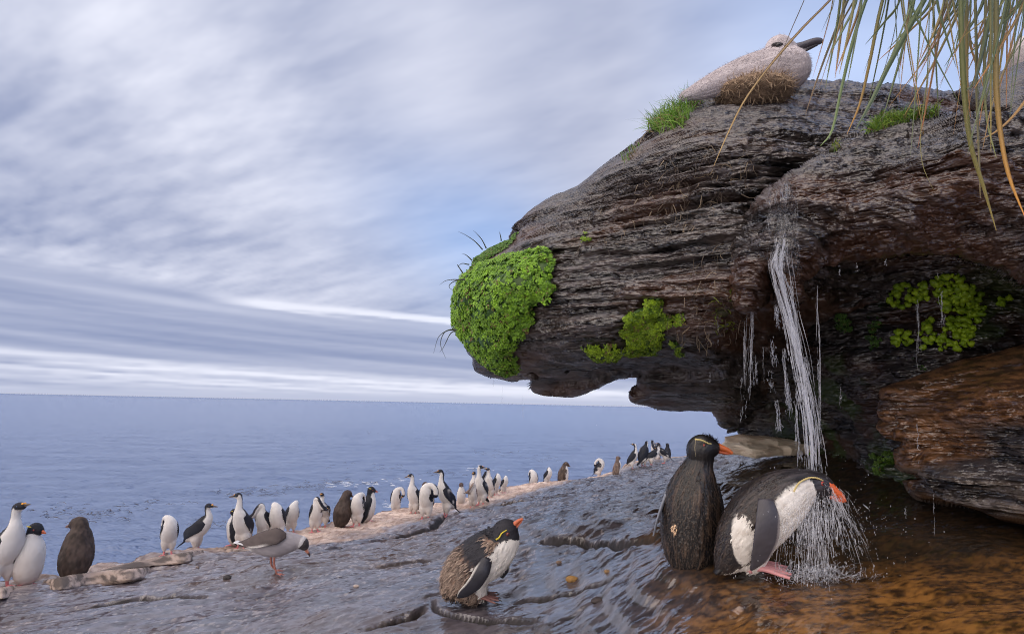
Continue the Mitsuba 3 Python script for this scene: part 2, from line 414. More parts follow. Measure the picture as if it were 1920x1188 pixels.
def strata(p, dip, amp, seed=0, n=None):
    s = p[:, 2] + dip[0] * p[:, 0] + dip[1] * p[:, 1] + .07 * (fbm(p, (.9, .9, .9), 2, 111 + seed) - .5)
    b1, g1 = beds(s, p, 5, .9, 112 + seed)
    b2, g2 = beds(s, p, 13, 2.0, 122 + seed)
    b3, g3 = beds(s, p, 33, 4.5, 132 + seed)
    lump = fbm(p, (3.5, 3.5, 5), 4, 117 + seed) - .5
    crack = ss(.5, .7, fbm(p, (1.5, 1.5, 6), 3, 118 + seed))
    fac = 1.0
    if n is not None:
        fac = ss(.16, .60, np.abs((n * unit(CAM - p)).sum(1)))
    d = .15 * b1 + fac * (.13 * b2 + .060 * b3 - .060 * g2 * crack - .026 * g3 * (.3 + .7 * crack)) - .050 * g1 * crack + .10 * lump + fac * .030 * (fbm(p, (18, 18, 30), 3, 119 + seed) - .5)
    return amp * d * (1 if n is None else 1 - .6 * ss(.3, .9, n[:, 2]) - .15 * ss(.3, .9, -n[:, 2]))


FRONT = {}


def relief(outline, ctrl, res=1.75, R=60, Hd=.3, back=.9, Rb=160, dip=(0, 0), amp=1.0, seed=0, extra=None):
    """A solid of rock from its outline, its distances and its thickness: a front that rounds away at the outline, a back, one closed skin."""
    poly = shapely.Polygon(outline)
    x0, y0, x1, y1 = poly.bounds
    xs, ys = np.arange(x0 - 2 * res, x1 + 2 * res, res), np.arange(y0 - 2 * res, y1 + 2 * res, res)
    GX, GY = np.meshgrid(xs, ys, indexing='xy')
    pts = shapely.points(GX.ravel(), GY.ravel())
    sd = shapely.distance(pts, poly.exterior)
    sd = np.where(shapely.contains_xy(poly, GX.ravel(), GY.ravel()), sd, -sd).reshape(GX.shape)
    ins = sd > 0
    cell = ins[:-1, :-1] | ins[1:, :-1] | ins[:-1, 1:] | ins[1:, 1:]
    gy, gx = np.gradient(sd, res)
    gl = np.maximum(np.hypot(gx, gy), .3)
    outv = ~ins
    PX = np.where(outv, GX - sd * gx / gl ** 2, GX); PY = np.where(outv, GY - sd * gy / gl ** 2, GY)
    used = np.zeros(GX.shape, bool)
    for dj in (0, 1):
        for di in (0, 1):
            used[dj:dj + cell.shape[0], di:di + cell.shape[1]] |= cell
    idx = np.full(GX.shape, -1); nu = used.sum(); idx[used] = np.arange(nu)
    px, py, s = PX[used], PY[used], np.maximum(sd[used], 0)
    C = np.array(ctrl, float)
    f = RBFInterpolator(C[:, :2] / 300, C[:, 2], kernel='thin_plate_spline', smoothing=.003)
    dm = f(np.stack([px, py], -1) / 300)
    Rv = R(px, py) if callable(R) else R
    Hv = Hd(px, py) if callable(Hd) else Hd
    dome = lambda s, R: np.sqrt(np.maximum(1 - (1 - np.minimum(s / R, 1)) ** 2, 0))
    df = dm + Hv * (1 - dome(s, Rv)); db = dm + Hv + back * dome(s, Rb)
    front = at(px, py, df)
    inner = s > 0
    bi = np.where(inner, nu + np.cumsum(inner) - 1, np.arange(nu))
    backp = at(px, py, db)[inner]
    jj, ii = np.nonzero(cell)
    q = np.stack([idx[jj, ii], idx[jj, ii + 1], idx[jj + 1, ii + 1], idx[jj + 1, ii]], 1)
    ff = tris(q)[:, ::-1]; fb = bi[tris(q)]
    V, Fc = np.vstack([front, backp]), np.vstack([ff, fb])
    n = vnormals(V, Fc)
    if ((n[:nu] * (CAM - V[:nu])).sum(1)).mean() < 0:
        Fc, n = Fc[:, ::-1], -n
    dsp = strata(V, dip, amp, seed, n)
    if extra is not None:
        dsp = dsp + extra(V, n, np.concatenate([px, px[inner]]), np.concatenate([py, py[inner]]))
    V = V + n * dsp[:, None]
    FRONT['n'] = nu
    return V, Fc, vnormals(V, Fc)


CLIFF = 'cliff'
tag(CLIFF, 'overhanging cliff of dark wet layered rock above the slab', kind='structure')
OVER = [(849, 585), (853, 555), (862, 522), (880, 488), (915, 466), (950, 450), (962, 420), (990, 396), (1030, 372), (1075, 348), (1110, 322), (1145, 297), (1180, 275), (1206, 256), (1222, 236), (1262, 205), (1300, 186), (1345, 176),
        (1420, 162), (1462, 153), (1560, 151), (1650, 158), (1780, 172), (1880, 176), (2150, 176), (2150, 640), (1700, 640), (1560, 700), (1470, 760), (1420, 812), (1362, 812), (1354, 786), (1338, 768), (1290, 766), (1235, 764), (1185, 752), (1188, 735),
        (1206, 722), (1196, 706), (1150, 712), (1085, 729), (1030, 736), (990, 732), (984, 716), (958, 710), (925, 704), (900, 692), (896, 668), (875, 645), (856, 615)]
OVERC = [(870, 590, 3.75), (900, 540, 3.55), (950, 560, 3.40), (1000, 480, 3.35), (960, 450, 3.6), (1000, 640, 3.40), (940, 690, 3.8), (1050, 722, 4.2), (1120, 690, 3.65), (1190, 690, 3.75), (1150, 640, 3.12), (1200, 500, 2.98), (1100, 400, 3.3), (1100, 500, 3.12), (1200, 300, 3.25), (1250, 370, 2.95),
         (1300, 260, 3.05), (1300, 190, 3.45), (1400, 240, 2.95), (1400, 168, 3.5), (1500, 245, 2.95), (1550, 158, 3.8), (1620, 230, 3.15), (1700, 168, 4.0), (1800, 190, 4.1), (1950, 190, 4.0), (2100, 190, 3.9), (1400, 350, 2.78), (1350, 450, 2.72), (1400, 520, 2.68), (1300, 550, 2.8),
         (1300, 620, 2.92), (1280, 660, 3.3), (1250, 712, 4.2), (1300, 745, 4.6), (1210, 742, 4.6), (1380, 795, 5.6), (1360, 690, 3.6), (1410, 640, 3.3), (1420, 740, 4.9), (1500, 350, 2.85), (1600, 400, 2.85), (1500, 600, 3.5), (1600, 600, 3.6), (1800, 300, 2.9), (1800, 500, 3.2), (2100, 400, 2.9), (2100, 620, 3.4)]
V, Fc, N = relief(OVER, OVERC, R=lambda x, y: 45 + 55 * ss(1250, 1000, x), Hd=lambda x, y: .22 + .25 * ss(1250, 950, x), back=1.3, dip=(.02, .0), seed=0, extra=lambda V, n, x, y: .040 * ss(1200, 1320, x) * ss(300, 230, y) * (fbm(V, (18, 18, 24), 3, 29) - .5) + .055 * ss(1330, 1390, x) * ss(380, 440, y) * (fbm(V, (16, 16, 20), 3, 26) - .5))
OVER_S = (V, Fc, N, FRONT['n'])
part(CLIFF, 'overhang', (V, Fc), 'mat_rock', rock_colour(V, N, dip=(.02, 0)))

SPOUT = [(1372, 520), (1368, 470), (1392, 420), (1430, 370), (1475, 330), (1520, 297), (1560, 268), (1615, 246), (1690, 226), (1770, 216), (1930, 214), (2160, 205), (2160, 600), (1930, 560), (1860, 520), (1790, 492), (1720, 488), (1640, 498), (1575, 500), (1540, 512), (1500, 530),
         (1485, 560), (1462, 520), (1440, 505), (1420, 545), (1402, 575)]
SPOUTC = [(1380, 500, 2.55), (1400, 440, 2.5), (1440, 400, 2.42), (1440, 490, 2.42), (1500, 340, 2.42), (1500, 450, 2.32), (1560, 290, 2.5), (1570, 400, 2.28), (1560, 490, 2.42), (1640, 270, 2.45), (1640, 340, 2.28), (1660, 430, 2.2), (1650, 490, 2.4), (1700, 240, 2.55), (1720, 290, 2.22), (1800, 235, 2.2), (1800, 400, 2.12),
          (1800, 480, 2.3), (1920, 230, 2.15), (1920, 400, 2.02), (1920, 530, 2.2), (2100, 300, 1.95), (2100, 560, 2.1), (1760, 222, 2.5), (1490, 540, 2.45)]
V, Fc, N = relief(SPOUT, SPOUTC, R=40, Hd=.16, back=1.0, dip=(.30, .0), amp=1.0, seed=20, extra=lambda V, n, x, y: (.055 * (fbm(V, (20, 20, 24), 3, 27) - .5) - .020 * np.abs(2 * fbm(V, (11, 11, 13), 2, 28) - 1)))
SPOUT_S = (V, Fc, N, FRONT['n'])
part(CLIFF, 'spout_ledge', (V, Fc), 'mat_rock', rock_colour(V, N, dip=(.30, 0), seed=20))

RECESS = [(1385, 640), (1500, 480), (1700, 440), (2150, 440), (2150, 1010), (1760, 985), (1600, 960), (1535, 915), (1500, 870), (1440, 822), (1392, 812)]
RECESSC = [(1400, 800, 5.6), (1430, 700, 4.6), (1500, 560, 3.6), (1480, 800, 5.2), (1560, 640, 3.6), (1560, 850, 4.6), (1650, 560, 3.25), (1650, 700, 3.4), (1620, 860, 3.9), (1700, 940, 3.5), (1760, 600, 3.05), (1850, 560, 2.9), (1850, 700, 3.1), (1900, 900, 3.3), (2100, 600, 2.8), (2100, 950, 3.0), (1700, 490, 2.9), (1900, 470, 2.7)]
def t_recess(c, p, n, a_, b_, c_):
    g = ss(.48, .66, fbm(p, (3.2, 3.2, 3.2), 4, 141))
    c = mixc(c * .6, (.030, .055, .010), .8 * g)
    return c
V, Fc, N = relief(RECESS, RECESSC, R=40, Hd=.2, back=1.0, Rb=60, dip=(.05, .0), amp=1.4, seed=40)
RECESS_S = (V, Fc, N, FRONT['n'])
part(CLIFF, 'recess_wall', (V, Fc), 'mat_rock', rock_colour(V, N, t_recess, seed=40))

LOWER = [(1640, 760), (1652, 728), (1720, 700), (1800, 672), (1870, 655), (1930, 640), (2160, 600), (2160, 1010), (1980, 985), (1930, 972), (1880, 962), (1820, 945), (1765, 932), (1728, 922), (1712, 905), (1740, 898), (1728, 880), (1696, 872), (1688, 850), (1692, 828), (1660, 822), (1645, 806)]
LOWERC = [(1660, 770, 2.95), (1660, 735, 3.05), (1700, 810, 2.8), (1720, 870, 2.72), (1740, 910, 2.75), (1760, 720, 2.85), (1780, 780, 2.6), (1800, 850, 2.5), (1800, 920, 2.55), (1860, 670, 2.85), (1880, 740, 2.42), (1880, 830, 2.32), (1880, 940, 2.4), (1950, 660, 2.6), (1960, 760, 2.2), (1960, 900, 2.15), (2140, 640, 2.2), (2140, 900, 1.9)]
def t_lower(c, p, n, a_, b_, c_):
    c = mixc(c, mixc((.075, .034, .014), (.27, .125, .048), ss(.4, .62, c_)), .75 * ss(.40, .60, a_))
    return mixc(c, (.22, .18, .15), .5 * ss(.52, .62, b_) * ss(5.5, 5.2, p[:, 2]))
V, Fc, N = relief(LOWER, LOWERC, R=30, Hd=.14, back=1.0, Rb=80, dip=(-.06, .0), amp=1.0, seed=60, extra=lambda V, n, x, y: .26 * beds(V[:, 2] - .06 * V[:, 0], V, 4.6, .8, 66)[0] * ss(.2, .5, np.abs((n * unit(CAM - V)).sum(1))))
LOWER_S = (V, Fc, N, FRONT['n'])
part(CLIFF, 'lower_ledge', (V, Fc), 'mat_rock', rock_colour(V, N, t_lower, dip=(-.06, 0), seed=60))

TOP = [(1796, 172), (1810, 160), (1860, 142), (1900, 126), (1940, 108), (2150, 60), (2150, 230), (1900, 228), (1830, 200)]
TOPC = [(1800, 175, 4.2), (1850, 165, 3.7), (1900, 150, 3.5), (1900, 210, 3.1), (2100, 100, 3.4), (2100, 210, 3.0), (1850, 200, 3.4)]
V, Fc, N = relief(TOP, TOPC, R=30, Hd=.15, back=1.2, Rb=60, dip=(-.25, 0), amp=.8, seed=80)
part(CLIFF, 'upper_boulder', (V, Fc), 'mat_rock', rock_colour(V, N, dip=(-.25, 0), seed=80))

SHELF = [(1950, -190), (2075, -60), (2100, 260), (2450, 320), (2450, -330), (1960, -300)]
SHELFC = [(1960, -240, 1.5), (2080, -150, 1.6), (2200, -100, 1.75), (2150, 200, 1.95), (2400, 250, 1.95), (2400, -300, 1.8)]
V, Fc, N = relief(SHELF, SHELFC, res=6, R=50, Hd=.12, back=1.2, Rb=90, dip=(.1, 0), amp=.8, seed=85)
part(CLIFF, 'upper_shelf', (V, Fc), 'mat_rock', rock_colour(V, N, dip=(.1, 0), seed=85))

PALE = [(1357, 818), (1390, 812), (1440, 815), (1478, 820), (1505, 823), (1508, 842), (1480, 847), (1440, 847), (1415, 852), (1380, 846), (1356, 846)]
PALEC = [(1365, 830, 5.0), (1400, 830, 4.85), (1450, 832, 4.9), (1500, 833, 5.05), (1380, 845, 4.9), (1420, 815, 5.0)]
V, Fc, N = relief(PALE, PALEC, res=1.0, R=4, Hd=.05, back=.45, Rb=14, dip=(0, 0), amp=.8, seed=90)
k = thing('pale_boulder', 'flat pale cream block of dry rock lying behind the waterfall', 'boulder')
c = mixc((.62, .50, .38), (.90, .80, .66), ss(.35, .65, fbm(V, (9, 9, 25), 4, 91)))
part(k, 'stone', (V, Fc), 'mat_dry', c)
# ------------------------------------------------------------------ smooth bodies
scene['mat_plumage'] = {'type': 'twosided', 'bsdf': principled(.62, .30)}
scene['mat_wet_plumage'] = {'type': 'twosided', 'bsdf': principled(.36, .5)}
scene['mat_horn'] = {'type': 'twosided', 'bsdf': principled(.30, .5)}
scene['mat_skin'] = {'type': 'twosided', 'bsdf': principled(.40, .5)}
scene['mat_eye'] = {'type': 'twosided', 'bsdf': principled(.06, .8)}


def surface_nets(F, org, h):
    """The zero surface of a grid of distances as (vertices, triangles)."""
    s = F < 0
    nx, ny, nz = F.shape
    acc = np.zeros((nx - 1, ny - 1, nz - 1, 3)); cnt = np.zeros((nx - 1, ny - 1, nz - 1))
    for ax in range(3):
        o1, o2 = [k for k in range(3) if k != ax]
        a = np.moveaxis(F, ax, 0)[:-1]; b = np.moveaxis(F, ax, 0)[1:]
        cr = (a < 0) != (b < 0)
        t = np.where(cr, a / np.where(a == b, 1, a - b), 0)
        for d1 in (0, 1):
            for d2 in (0, 1):
                c = cr[:, d1:cr.shape[1] - 1 + d1, d2:cr.shape[2] - 1 + d2]
                tt = t[:, d1:t.shape[1] - 1 + d1, d2:t.shape[2] - 1 + d2]
                v = np.zeros(c.shape + (3,))
                v[..., ax] = tt; v[..., o1] = d1; v[..., o2] = d2
                acc += np.moveaxis(v * c[..., None], 0, ax); cnt += np.moveaxis(c, 0, ax)
    m = cnt > 0
    idx = np.full(m.shape, -1); idx[m] = np.arange(m.sum())
    g = np.stack(np.nonzero(m), -1)
    V = org + h * (g + acc[m] / cnt[m][:, None])
    Q = []
    for ax in range(3):
        o1, o2 = [(1, 2), (2, 0), (0, 1)][ax]
        a = np.take(s, range(s.shape[ax] - 1), ax); b = np.take(s, range(1, s.shape[ax]), ax)
        cr = a != b
        ii = np.stack(np.nonzero(cr), -1)
        ok = (ii[:, o1] > 0) & (ii[:, o2] > 0) & (ii[:, o1] < F.shape[o1] - 1) & (ii[:, o2] < F.shape[o2] - 1)
        ii = ii[ok]
        e1, e2 = np.eye(3, dtype=int)[o1], np.eye(3, dtype=int)[o2]
        q = np.stack([idx[tuple((ii - e1 - e2).T)], idx[tuple((ii - e2).T)], idx[tuple(ii.T)], idx[tuple((ii - e1).T)]], 1)
        fl = ~a[tuple(ii.T)]
        q[fl] = q[fl][:, ::-1]
        Q.append(q)
    return V, tris(np.vstack(Q))


def chain_samples(J, n=None):
    J = np.asarray(J, float)
    n = n or 6 * len(J)
    C = spline(J, n)
    C[:, 3] = np.maximum(C[:, 3], .25 * J[:, 3].min())
    return C


def body_mesh(chains, h, k=.02, squash=None):
    """One skin round chains of joints (x, y, z, radius), smoothly blended. squash: (axis vector, factor) flattens every cross-section."""
    S = [chain_samples(c) for c in chains]
    A = np.vstack(S)
    lo = (A[:, :3] - A[:, 3:]).min(0) - 3 * h; hi = (A[:, :3] + A[:, 3:]).max(0) + 3 * h
    g = [np.arange(lo[i], hi[i] + h, h) for i in range(3)]
    G = np.stack(np.meshgrid(*g, indexing='ij'), -1)
    D = None
    for C in S:
        d = np.full(G.shape[:3], 9.0)
        for i in range(len(C) - 1):
            a, b = C[i], C[i + 1]
            r = max(a[3], b[3]) + .05
            sl = tuple(slice(max(0, int((min(a[j], b[j]) - r - lo[j]) / h)), int((max(a[j], b[j]) + r - lo[j]) / h) + 2) for j in range(3))
            P = G[sl] - a[:3]
            ab = b[:3] - a[:3]
            t = np.clip(P @ ab / max(ab @ ab, 1e-12), 0, 1)
            q = P - t[..., None] * ab
            if squash is not None:
                ax, f = squash
                w = q @ ax
                q = q + ((1 / f - 1) * w)[..., None] * ax
            d[sl] = np.minimum(d[sl], np.linalg.norm(q, axis=-1) - (a[3] + t * (b[3] - a[3])))
        if D is None:
            D = d
        else:
            m = np.clip(.5 + .5 * (D - d) / k, 0, 1)
            D = D * (1 - m) + d * m - k * m * (1 - m)
    return surface_nets(D, lo, h)


def chain_frame(J, left):
    C = chain_samples(J, 60)
    tg = unit(np.gradient(C[:, :3], axis=0))
    s = np.zeros_like(tg); cur = np.asarray(left, float)
    for i in range(len(C)):
        cur = unit(cur - (cur @ tg[i]) * tg[i]); s[i] = cur
    return C, tg, s, np.cross(tg, s)                      # centres, tangents, the bird's left, the bird's back


def along(V, fr):
    """(share along the chain, cosine to the back, angle round it, tangent) of every vertex."""
    C, tg, s, d = fr
    k = 6
    dist, ii = cKDTree(C[:, :3]).query(V, k=k)
    b = np.argmin(dist - C[ii, 3], axis=1); i = ii[np.arange(len(V)), b]
    r = unit(V - C[i, :3])
    u = (i + np.clip(((V - C[i, :3]) * tg[i]).sum(1) / np.maximum(np.linalg.norm(C[min(1, len(C) - 1), :3] - C[0, :3]), 1e-6), -.5, .5)) / (len(C) - 1)
    return np.clip(u, 0, 1), (r * d[i]).sum(1), np.arctan2((r * s[i]).sum(1), (r * d[i]).sum(1)), tg[i]


def toes(ankle, fwd, L, n_toe=3, w=.16, up=(0, 0, 1), spread=.45):
    """A webbed foot lying on the ground: toes, web and claws as one mesh."""
    fwd = unit(fwd); up = np.asarray(up, float); lat = np.cross(up, fwd)
    out, tips = [], []
    for a in np.linspace(-spread, spread, n_toe):
        dirn = fwd * math.cos(a) + lat * math.sin(a)
        P = np.array([ankle + up * .10 * L, ankle + dirn * .35 * L + up * .13 * L, ankle + dirn * .7 * L + up * .07 * L, ankle + dirn * L + up * .03 * L])
        out.append(loft(spline(P, 8), np.linspace(w * .55, w * .28, 8) * L, np.linspace(w * .5, w * .25, 8) * L, lat, 8)); tips.append(P)
    for a, b in zip(tips[:-1], tips[1:]):
        top = np.stack([a[0], a[1], a[2], a[2] * .3 + b[2] * .3 + .4 * (a[1] + b[1]) / 2, b[2], b[1]])
        t = np.vstack([top, top - up * .03 * L])
        f = [[0, 1, 5], [1, 3, 5], [1, 2, 3], [3, 4, 5]]
        f = f + [[x + 6, z + 6, y + 6] for x, y, z in f]
        for i in range(6):
            j = (i + 1) % 6
            f += [[i, j, j + 6], [i, j + 6, i + 6]]
        out.append((t, np.array(f)))
    return merge(out), [p[-1] for p in tips]


def hooked_bill(base, d, up, L, r, hook=.25, n=12):
    """Upper and lower mandible of a bill from its base along d, as two meshes."""
    d, up = unit(d), unit(up - (np.asarray(up) @ unit(d)) * unit(d)); lat = np.cross(up, d)
    u = np.linspace(0, 1, n)
    low = -hook * np.maximum(u - .72, 0) ** 1.6 * 3
    P = base + d * (u * L)[:, None] + up * ((.12 * (1 - u) + low) * L * .5 + .22 * r)[:, None]
    wid = r * (1 - .80 * u ** 1.3) * .75
    upper = loft(P, wid, r * (.62 - .38 * u), lat, 10)
    u2 = np.linspace(0, .88, n)
    P2 = base + d * (u2 * L)[:, None] - up * (.45 * r * (1 - .6 * u2))[:, None]
    lower = loft(P2, r * (1 - .85 * u2) * .62, r * (.36 - .26 * u2), lat, 10)
    return upper, lower


def ball(c, r, sub=2):
    m = trimesh.creation.icosphere(subdivisions=sub, radius=1.0)
    return m.vertices * r + c, m.faces


def blades(V, F, n, length, width, flow, rg, lift=.35, jitter=.35, mask=None, curl=.3):
    """Small pointed feathers scattered over a skin: (vertices, faces, root index, share along)."""
    A = np.linalg.norm(np.cross(V[F[:, 1]] - V[F[:, 0]], V[F[:, 2]] - V[F[:, 0]]), axis=1)
    if mask is not None:
        A = A * mask[F].mean(1)
    f = rg.choice(len(F), n, p=A / A.sum())
    w = rg.dirichlet((1, 1, 1), n)
    p = (V[F[f]] * w[..., None]).sum(1)
    N = vnormals(V, F)
    nn = unit((N[F[f]] * w[..., None]).sum(1))
    fl = unit((flow[F[f]] * w[..., None]).sum(1))
    d = unit(fl - (fl * nn).sum(1, keepdims=True) * nn + nn * lift + rg.normal(0, jitter, (n, 3)))
    s = unit(np.cross(d, nn))
    L = length * rg.uniform(.6, 1.3, n)[:, None]; W = width * rg.uniform(.6, 1.3, n)[:, None]
    p = p - nn * .002
    mid = p + d * L * .55 + nn * L * .06
    tip = p + d * L - nn * L * curl * .3 + rg.normal(0, .08, (n, 3)) * L
    vv = np.stack([p - s * W * .4, p + s * W * .4, mid - s * W * .5, mid + s * W * .5, tip], 1).reshape(-1, 3)
    o = np.arange(n)[:, None] * 5
    ff = np.concatenate([o + [0, 1, 3], o + [0, 3, 2], o + [2, 3, 4]], 0)
    return vv, ff, np.repeat(F[f][:, 0], 5), np.tile([0, 0, .6, .6, 1.0], n)


# ------------------------------------------------------------------ the birds along the rim
POSES = {
    'up': [(-.115, 0, .13, .040), (-.065, 0, .19, .082), (.0, 0, .285, .098), (.045, 0, .380, .078), (.068, 0, .445, .047), (.066, 0, .52, .032), (.066, 0, .575, .030), (.084, 0, .603, .034), (.118, 0, .603, .022)],
    'low': [(-.13, 0, .14, .036), (-.075, 0, .19, .078), (.0, 0, .26, .094), (.06, 0, .33, .076), (.095, 0, .385, .047), (.083, 0, .435, .033), (.070, 0, .475, .030), (.088, 0, .508, .034), (.122, 0, .508, .022)],
    'preen_back': [(-.11, 0, .13, .042), (-.06, 0, .19, .084), (.0, 0, .28, .100), (.04, 0, .365, .086), (.045, .012, .425, .062), (.015, .045, .462, .040), (-.035, .068, .455, .033), (-.075, .078, .405, .031), (-.088, .078, .345, .032), (-.086, .074, .31, .022)],
    'preen_side': [(-.11, 0, .13, .042), (-.06, 0, .19, .084), (.0, 0, .28, .096), (.04, 0, .37, .080), (.058, .018, .435, .052), (.066, .065, .462, .036), (.072, .115, .445, .034), (.070, .140, .395, .034), (.058, .135, .350, .033), (.045, .120, .325, .022)],
    'preen_breast': [(-.11, 0, .13, .042), (-.06, 0, .19, .084), (.0, 0, .28, .096), (.045, 0, .375, .078), (.06, -.015, .445, .045), (.066, -.025, .505, .034), (.095, -.01, .520, .031), (.122, .025, .470, .031), (.128, .060, .405, .032), (.130, .105, .365, .033), (.130, .140, .350, .022)],
    'penguin': [(-.055, 0, .045, .052), (-.02, 0, .11, .094), (.0, 0, .20, .098), (.018, 0, .285, .084), (.022, 0, .36, .056), (.022, 0, .41, .049), (.03, 0, .445, .049), (.060, 0, .438, .033)],
    'penguin_bow': [(-.055, 0, .045, .055), (-.02, 0, .11, .100), (.0, 0, .19, .104), (.020, 0, .270, .084), (.030, 0, .325, .060), (.040, 0, .362, .050), (.065, 0, .388, .049), (.105, 0, .372, .031)],
}
TOPS = {'up': .637, 'low': .542, 'preen_back': .500, 'preen_side': .498, 'preen_breast': .552, 'penguin': .494, 'penguin_bow': .432}
SHAG_THR = [(0, -.05), (.30, .12), (.45, .25), (.58, .30), (.74, .05), (.84, -.20), (.93, -.35), (1, -1.0)]
PENG_THR = [(0, -.15), (.3, .05), (.5, .12), (.66, .02), (.74, -.5), (.80, -2), (1, -2)]
DARK, WHITE, PINK, BROWN = (.013, .015, .024), (.70, .68, .67), (.62, .20, .21), (.085, .058, .048)


def plant(px, py, d):
    """The point of the slab under a pixel of the photograph, at about the distance d."""
    dd = np.linspace(.8 * d, 1.2 * d, 160)
    p = at(px, py, dd)
    g = ground(p[:, 0], p[:, 1])[0]
    k = np.argmin(np.abs(p[:, 2] - g) + .02 * np.abs(dd - d))
    q = p[k].copy(); q[2] = g[k]
    return q, dd[k]


def small_bird(name, label, cat, group, pose, px, py, d, hpx, yaw, side=1, head=0, dark=DARK, light=WHITE, thr=None, kind='shag', bill=None, seed=0, mottle=0., lean=0.):
    k = thing(name, label, cat, group)
    rg = np.random.default_rng(1000 + seed)
    base, dreal = plant(px, py, d)
    s = hpx / FOC * dreal / TOPS[pose]
    J = np.array(POSES[pose], float)
    J[:, 1] *= side
    J[:, :3] += rg.normal(0, .004, (len(J), 3)) * [1, .6, 1]
    J[:, 3] *= rg.uniform(.97, 1.05)
    if lean:
        c_, s_ = math.cos(lean), math.sin(lean)
        x, z = J[:, 0].copy(), J[:, 2] - .1
        J[:, 0], J[:, 2] = x * c_ + z * s_, .1 - x * s_ + z * c_
    if head:                                              # the head turns on the neck
        a = math.radians(head)
        c0 = J[-3].copy()
        for i, f in ((-2, .85), (-1, 1.0)):
            v = J[i, :3] - c0[:3]
            ca, sa = math.cos(a * f), math.sin(a * f)
            J[i, :3] = c0[:3] + [v[0] * ca - v[1] * sa, v[0] * sa + v[1] * ca, v[2]]
    a = math.radians(yaw); R = np.array([[math.cos(a), -math.sin(a), 0], [math.sin(a), math.cos(a), 0], [0, 0, 1]])
    W = lambda p: base + s * (np.asarray(p, float) @ R.T)
    h = min(max(.0013 * dreal, .005), .0095)
    peng = kind == 'penguin'
    legs = [[(-.02, y, .14, .050), (-.015, y, .095, .034), (-.012, y, .055, .016)] for y in ((-.042, .042) if not peng else ())]
    V, Fc = body_mesh([J, *legs], h, .03)
    fr = chain_frame(J, (0, 1, 0))
    u, ca, ang, tg = along(V, fr)
    V = V + vnormals(V, Fc) * ((.012 if thr else .004) * (fbm(V, (45, 45, 22), 3, seed + 21) - .5))[:, None]
    th = np.array(thr or (PENG_THR if peng else SHAG_THR))
    n = fbm(V, (30, 30, 30), 3, seed)
    t = ss(-.10, .10, ca - np.interp(u, th[:, 0], th[:, 1]) + .22 * (n - .5))
    if not peng:                                          # the cap stays on top of a turned head, the nape stays dark on a bent neck
        capd = (V[:, 2] - J[-2, 2]) / J[-2, 3]
        t = np.where(u > .86, ss(-.62, -.30, capd + .15 * (n - .5)), t)
        if pose.startswith('preen'):
            t = np.maximum(t, ss(.60, .66, u) * ss(-.35, -.10, ca) * (u < .9)); t = np.maximum(t, ss(.84, .88, u))
    da = mixc(np.asarray(dark) * .6, np.asarray(dark) * 1.5, ss(.3, .7, .5 * fbm(V, (60, 60, 25), 2, seed + 3) + .5 * fbm(V, (9, 9, 9), 2, seed + 4)))
    if mottle:
        da = mixc(da, (.30, .21, .16), mottle * ss(.48, .62, fbm(V, (26, 26, 14), 3, seed + 5)))
    li = mixc(np.asarray(light) * .86, light, fbm(V, (18, 18, 12), 3, seed + 7))
    li = mixc(li, np.asarray(light) * [.66, .56, .50], .75 * ss(.30, .05, V[:, 2] + .16 * (fbm(V, (16, 16, 8), 3, seed + 9) - .5)) * (.35 + .65 * n))      # soiled bellies
    part(k, 'body', (W(V), Fc), 'mat_plumage', mixc(li, da, t))
    # bill, face
    hd, fc = J[-2], J[-1]
    d_ = unit(fc[:3] - hd[:3])
    up_ = np.array([0, 0, 1.0]) if abs(d_[2]) < .8 else np.array([1.0, 0, 0])
    if peng:
        bc = bill or (.46, .10, .035)
        ub, lb = hooked_bill(fc[:3] + d_ * .012, d_, up_, .052, .020, .5)
        lat = unit(np.cross(up_, d_))
        for sgn in (1, -1):
            part(k, 'eye', tuple([W(x) if i == 0 else x for i, x in enumerate(ball(hd[:3] + d_ * .026 + lat * sgn * .040 + up_ * .008, .0075, 1))]), 'mat_eye', (.30, .03, .02))
        if bill is None:
            for sgn in (1, -1):
                P = spline(np.array([fc[:3] + lat * sgn * .018 + up_ * .018, hd[:3] + lat * sgn * .043 + up_ * .022, hd[:3] - d_ * .035 + lat * sgn * .046 + up_ * .016]), 8)
                part(k, 'brow_stripe', (W(loft(P, np.linspace(.004, .007, 8), .004, lat, 6)[0]), loft(P, .004, .004, lat, 6)[1]), 'mat_plumage', (.66, .50, .08))
    else:
        bc = bill or (.13, .095, .075)
        ub, lb = hooked_bill(fc[:3] + d_ * .010, d_, up_, .062, .013, .5)
        lat = unit(np.cross(up_, d_))
        if bill is None:
            m = merge([ball(fc[:3] + d_ * .004 + lat * sg * .009 + up_ * .016, np.array([.011, .009, .009]), 1) for sg in (1, -1)])
            part(k, 'caruncle', (W(m[0]), m[1]), 'mat_skin', (.80, .33, .02))
        for sgn in (1, -1):
            m = ball(hd[:3] + d_ * .018 + lat * sgn * .029 + up_ * .005, .0055, 1)
            part(k, 'eye', (W(m[0]), m[1]), 'mat_eye', (.03, .06, .16))
    m = merge([ub, lb]); part(k, 'bill', (W(m[0]), m[1]), 'mat_horn', bc)
    # wings
    C, tgc, sc, dc = fr
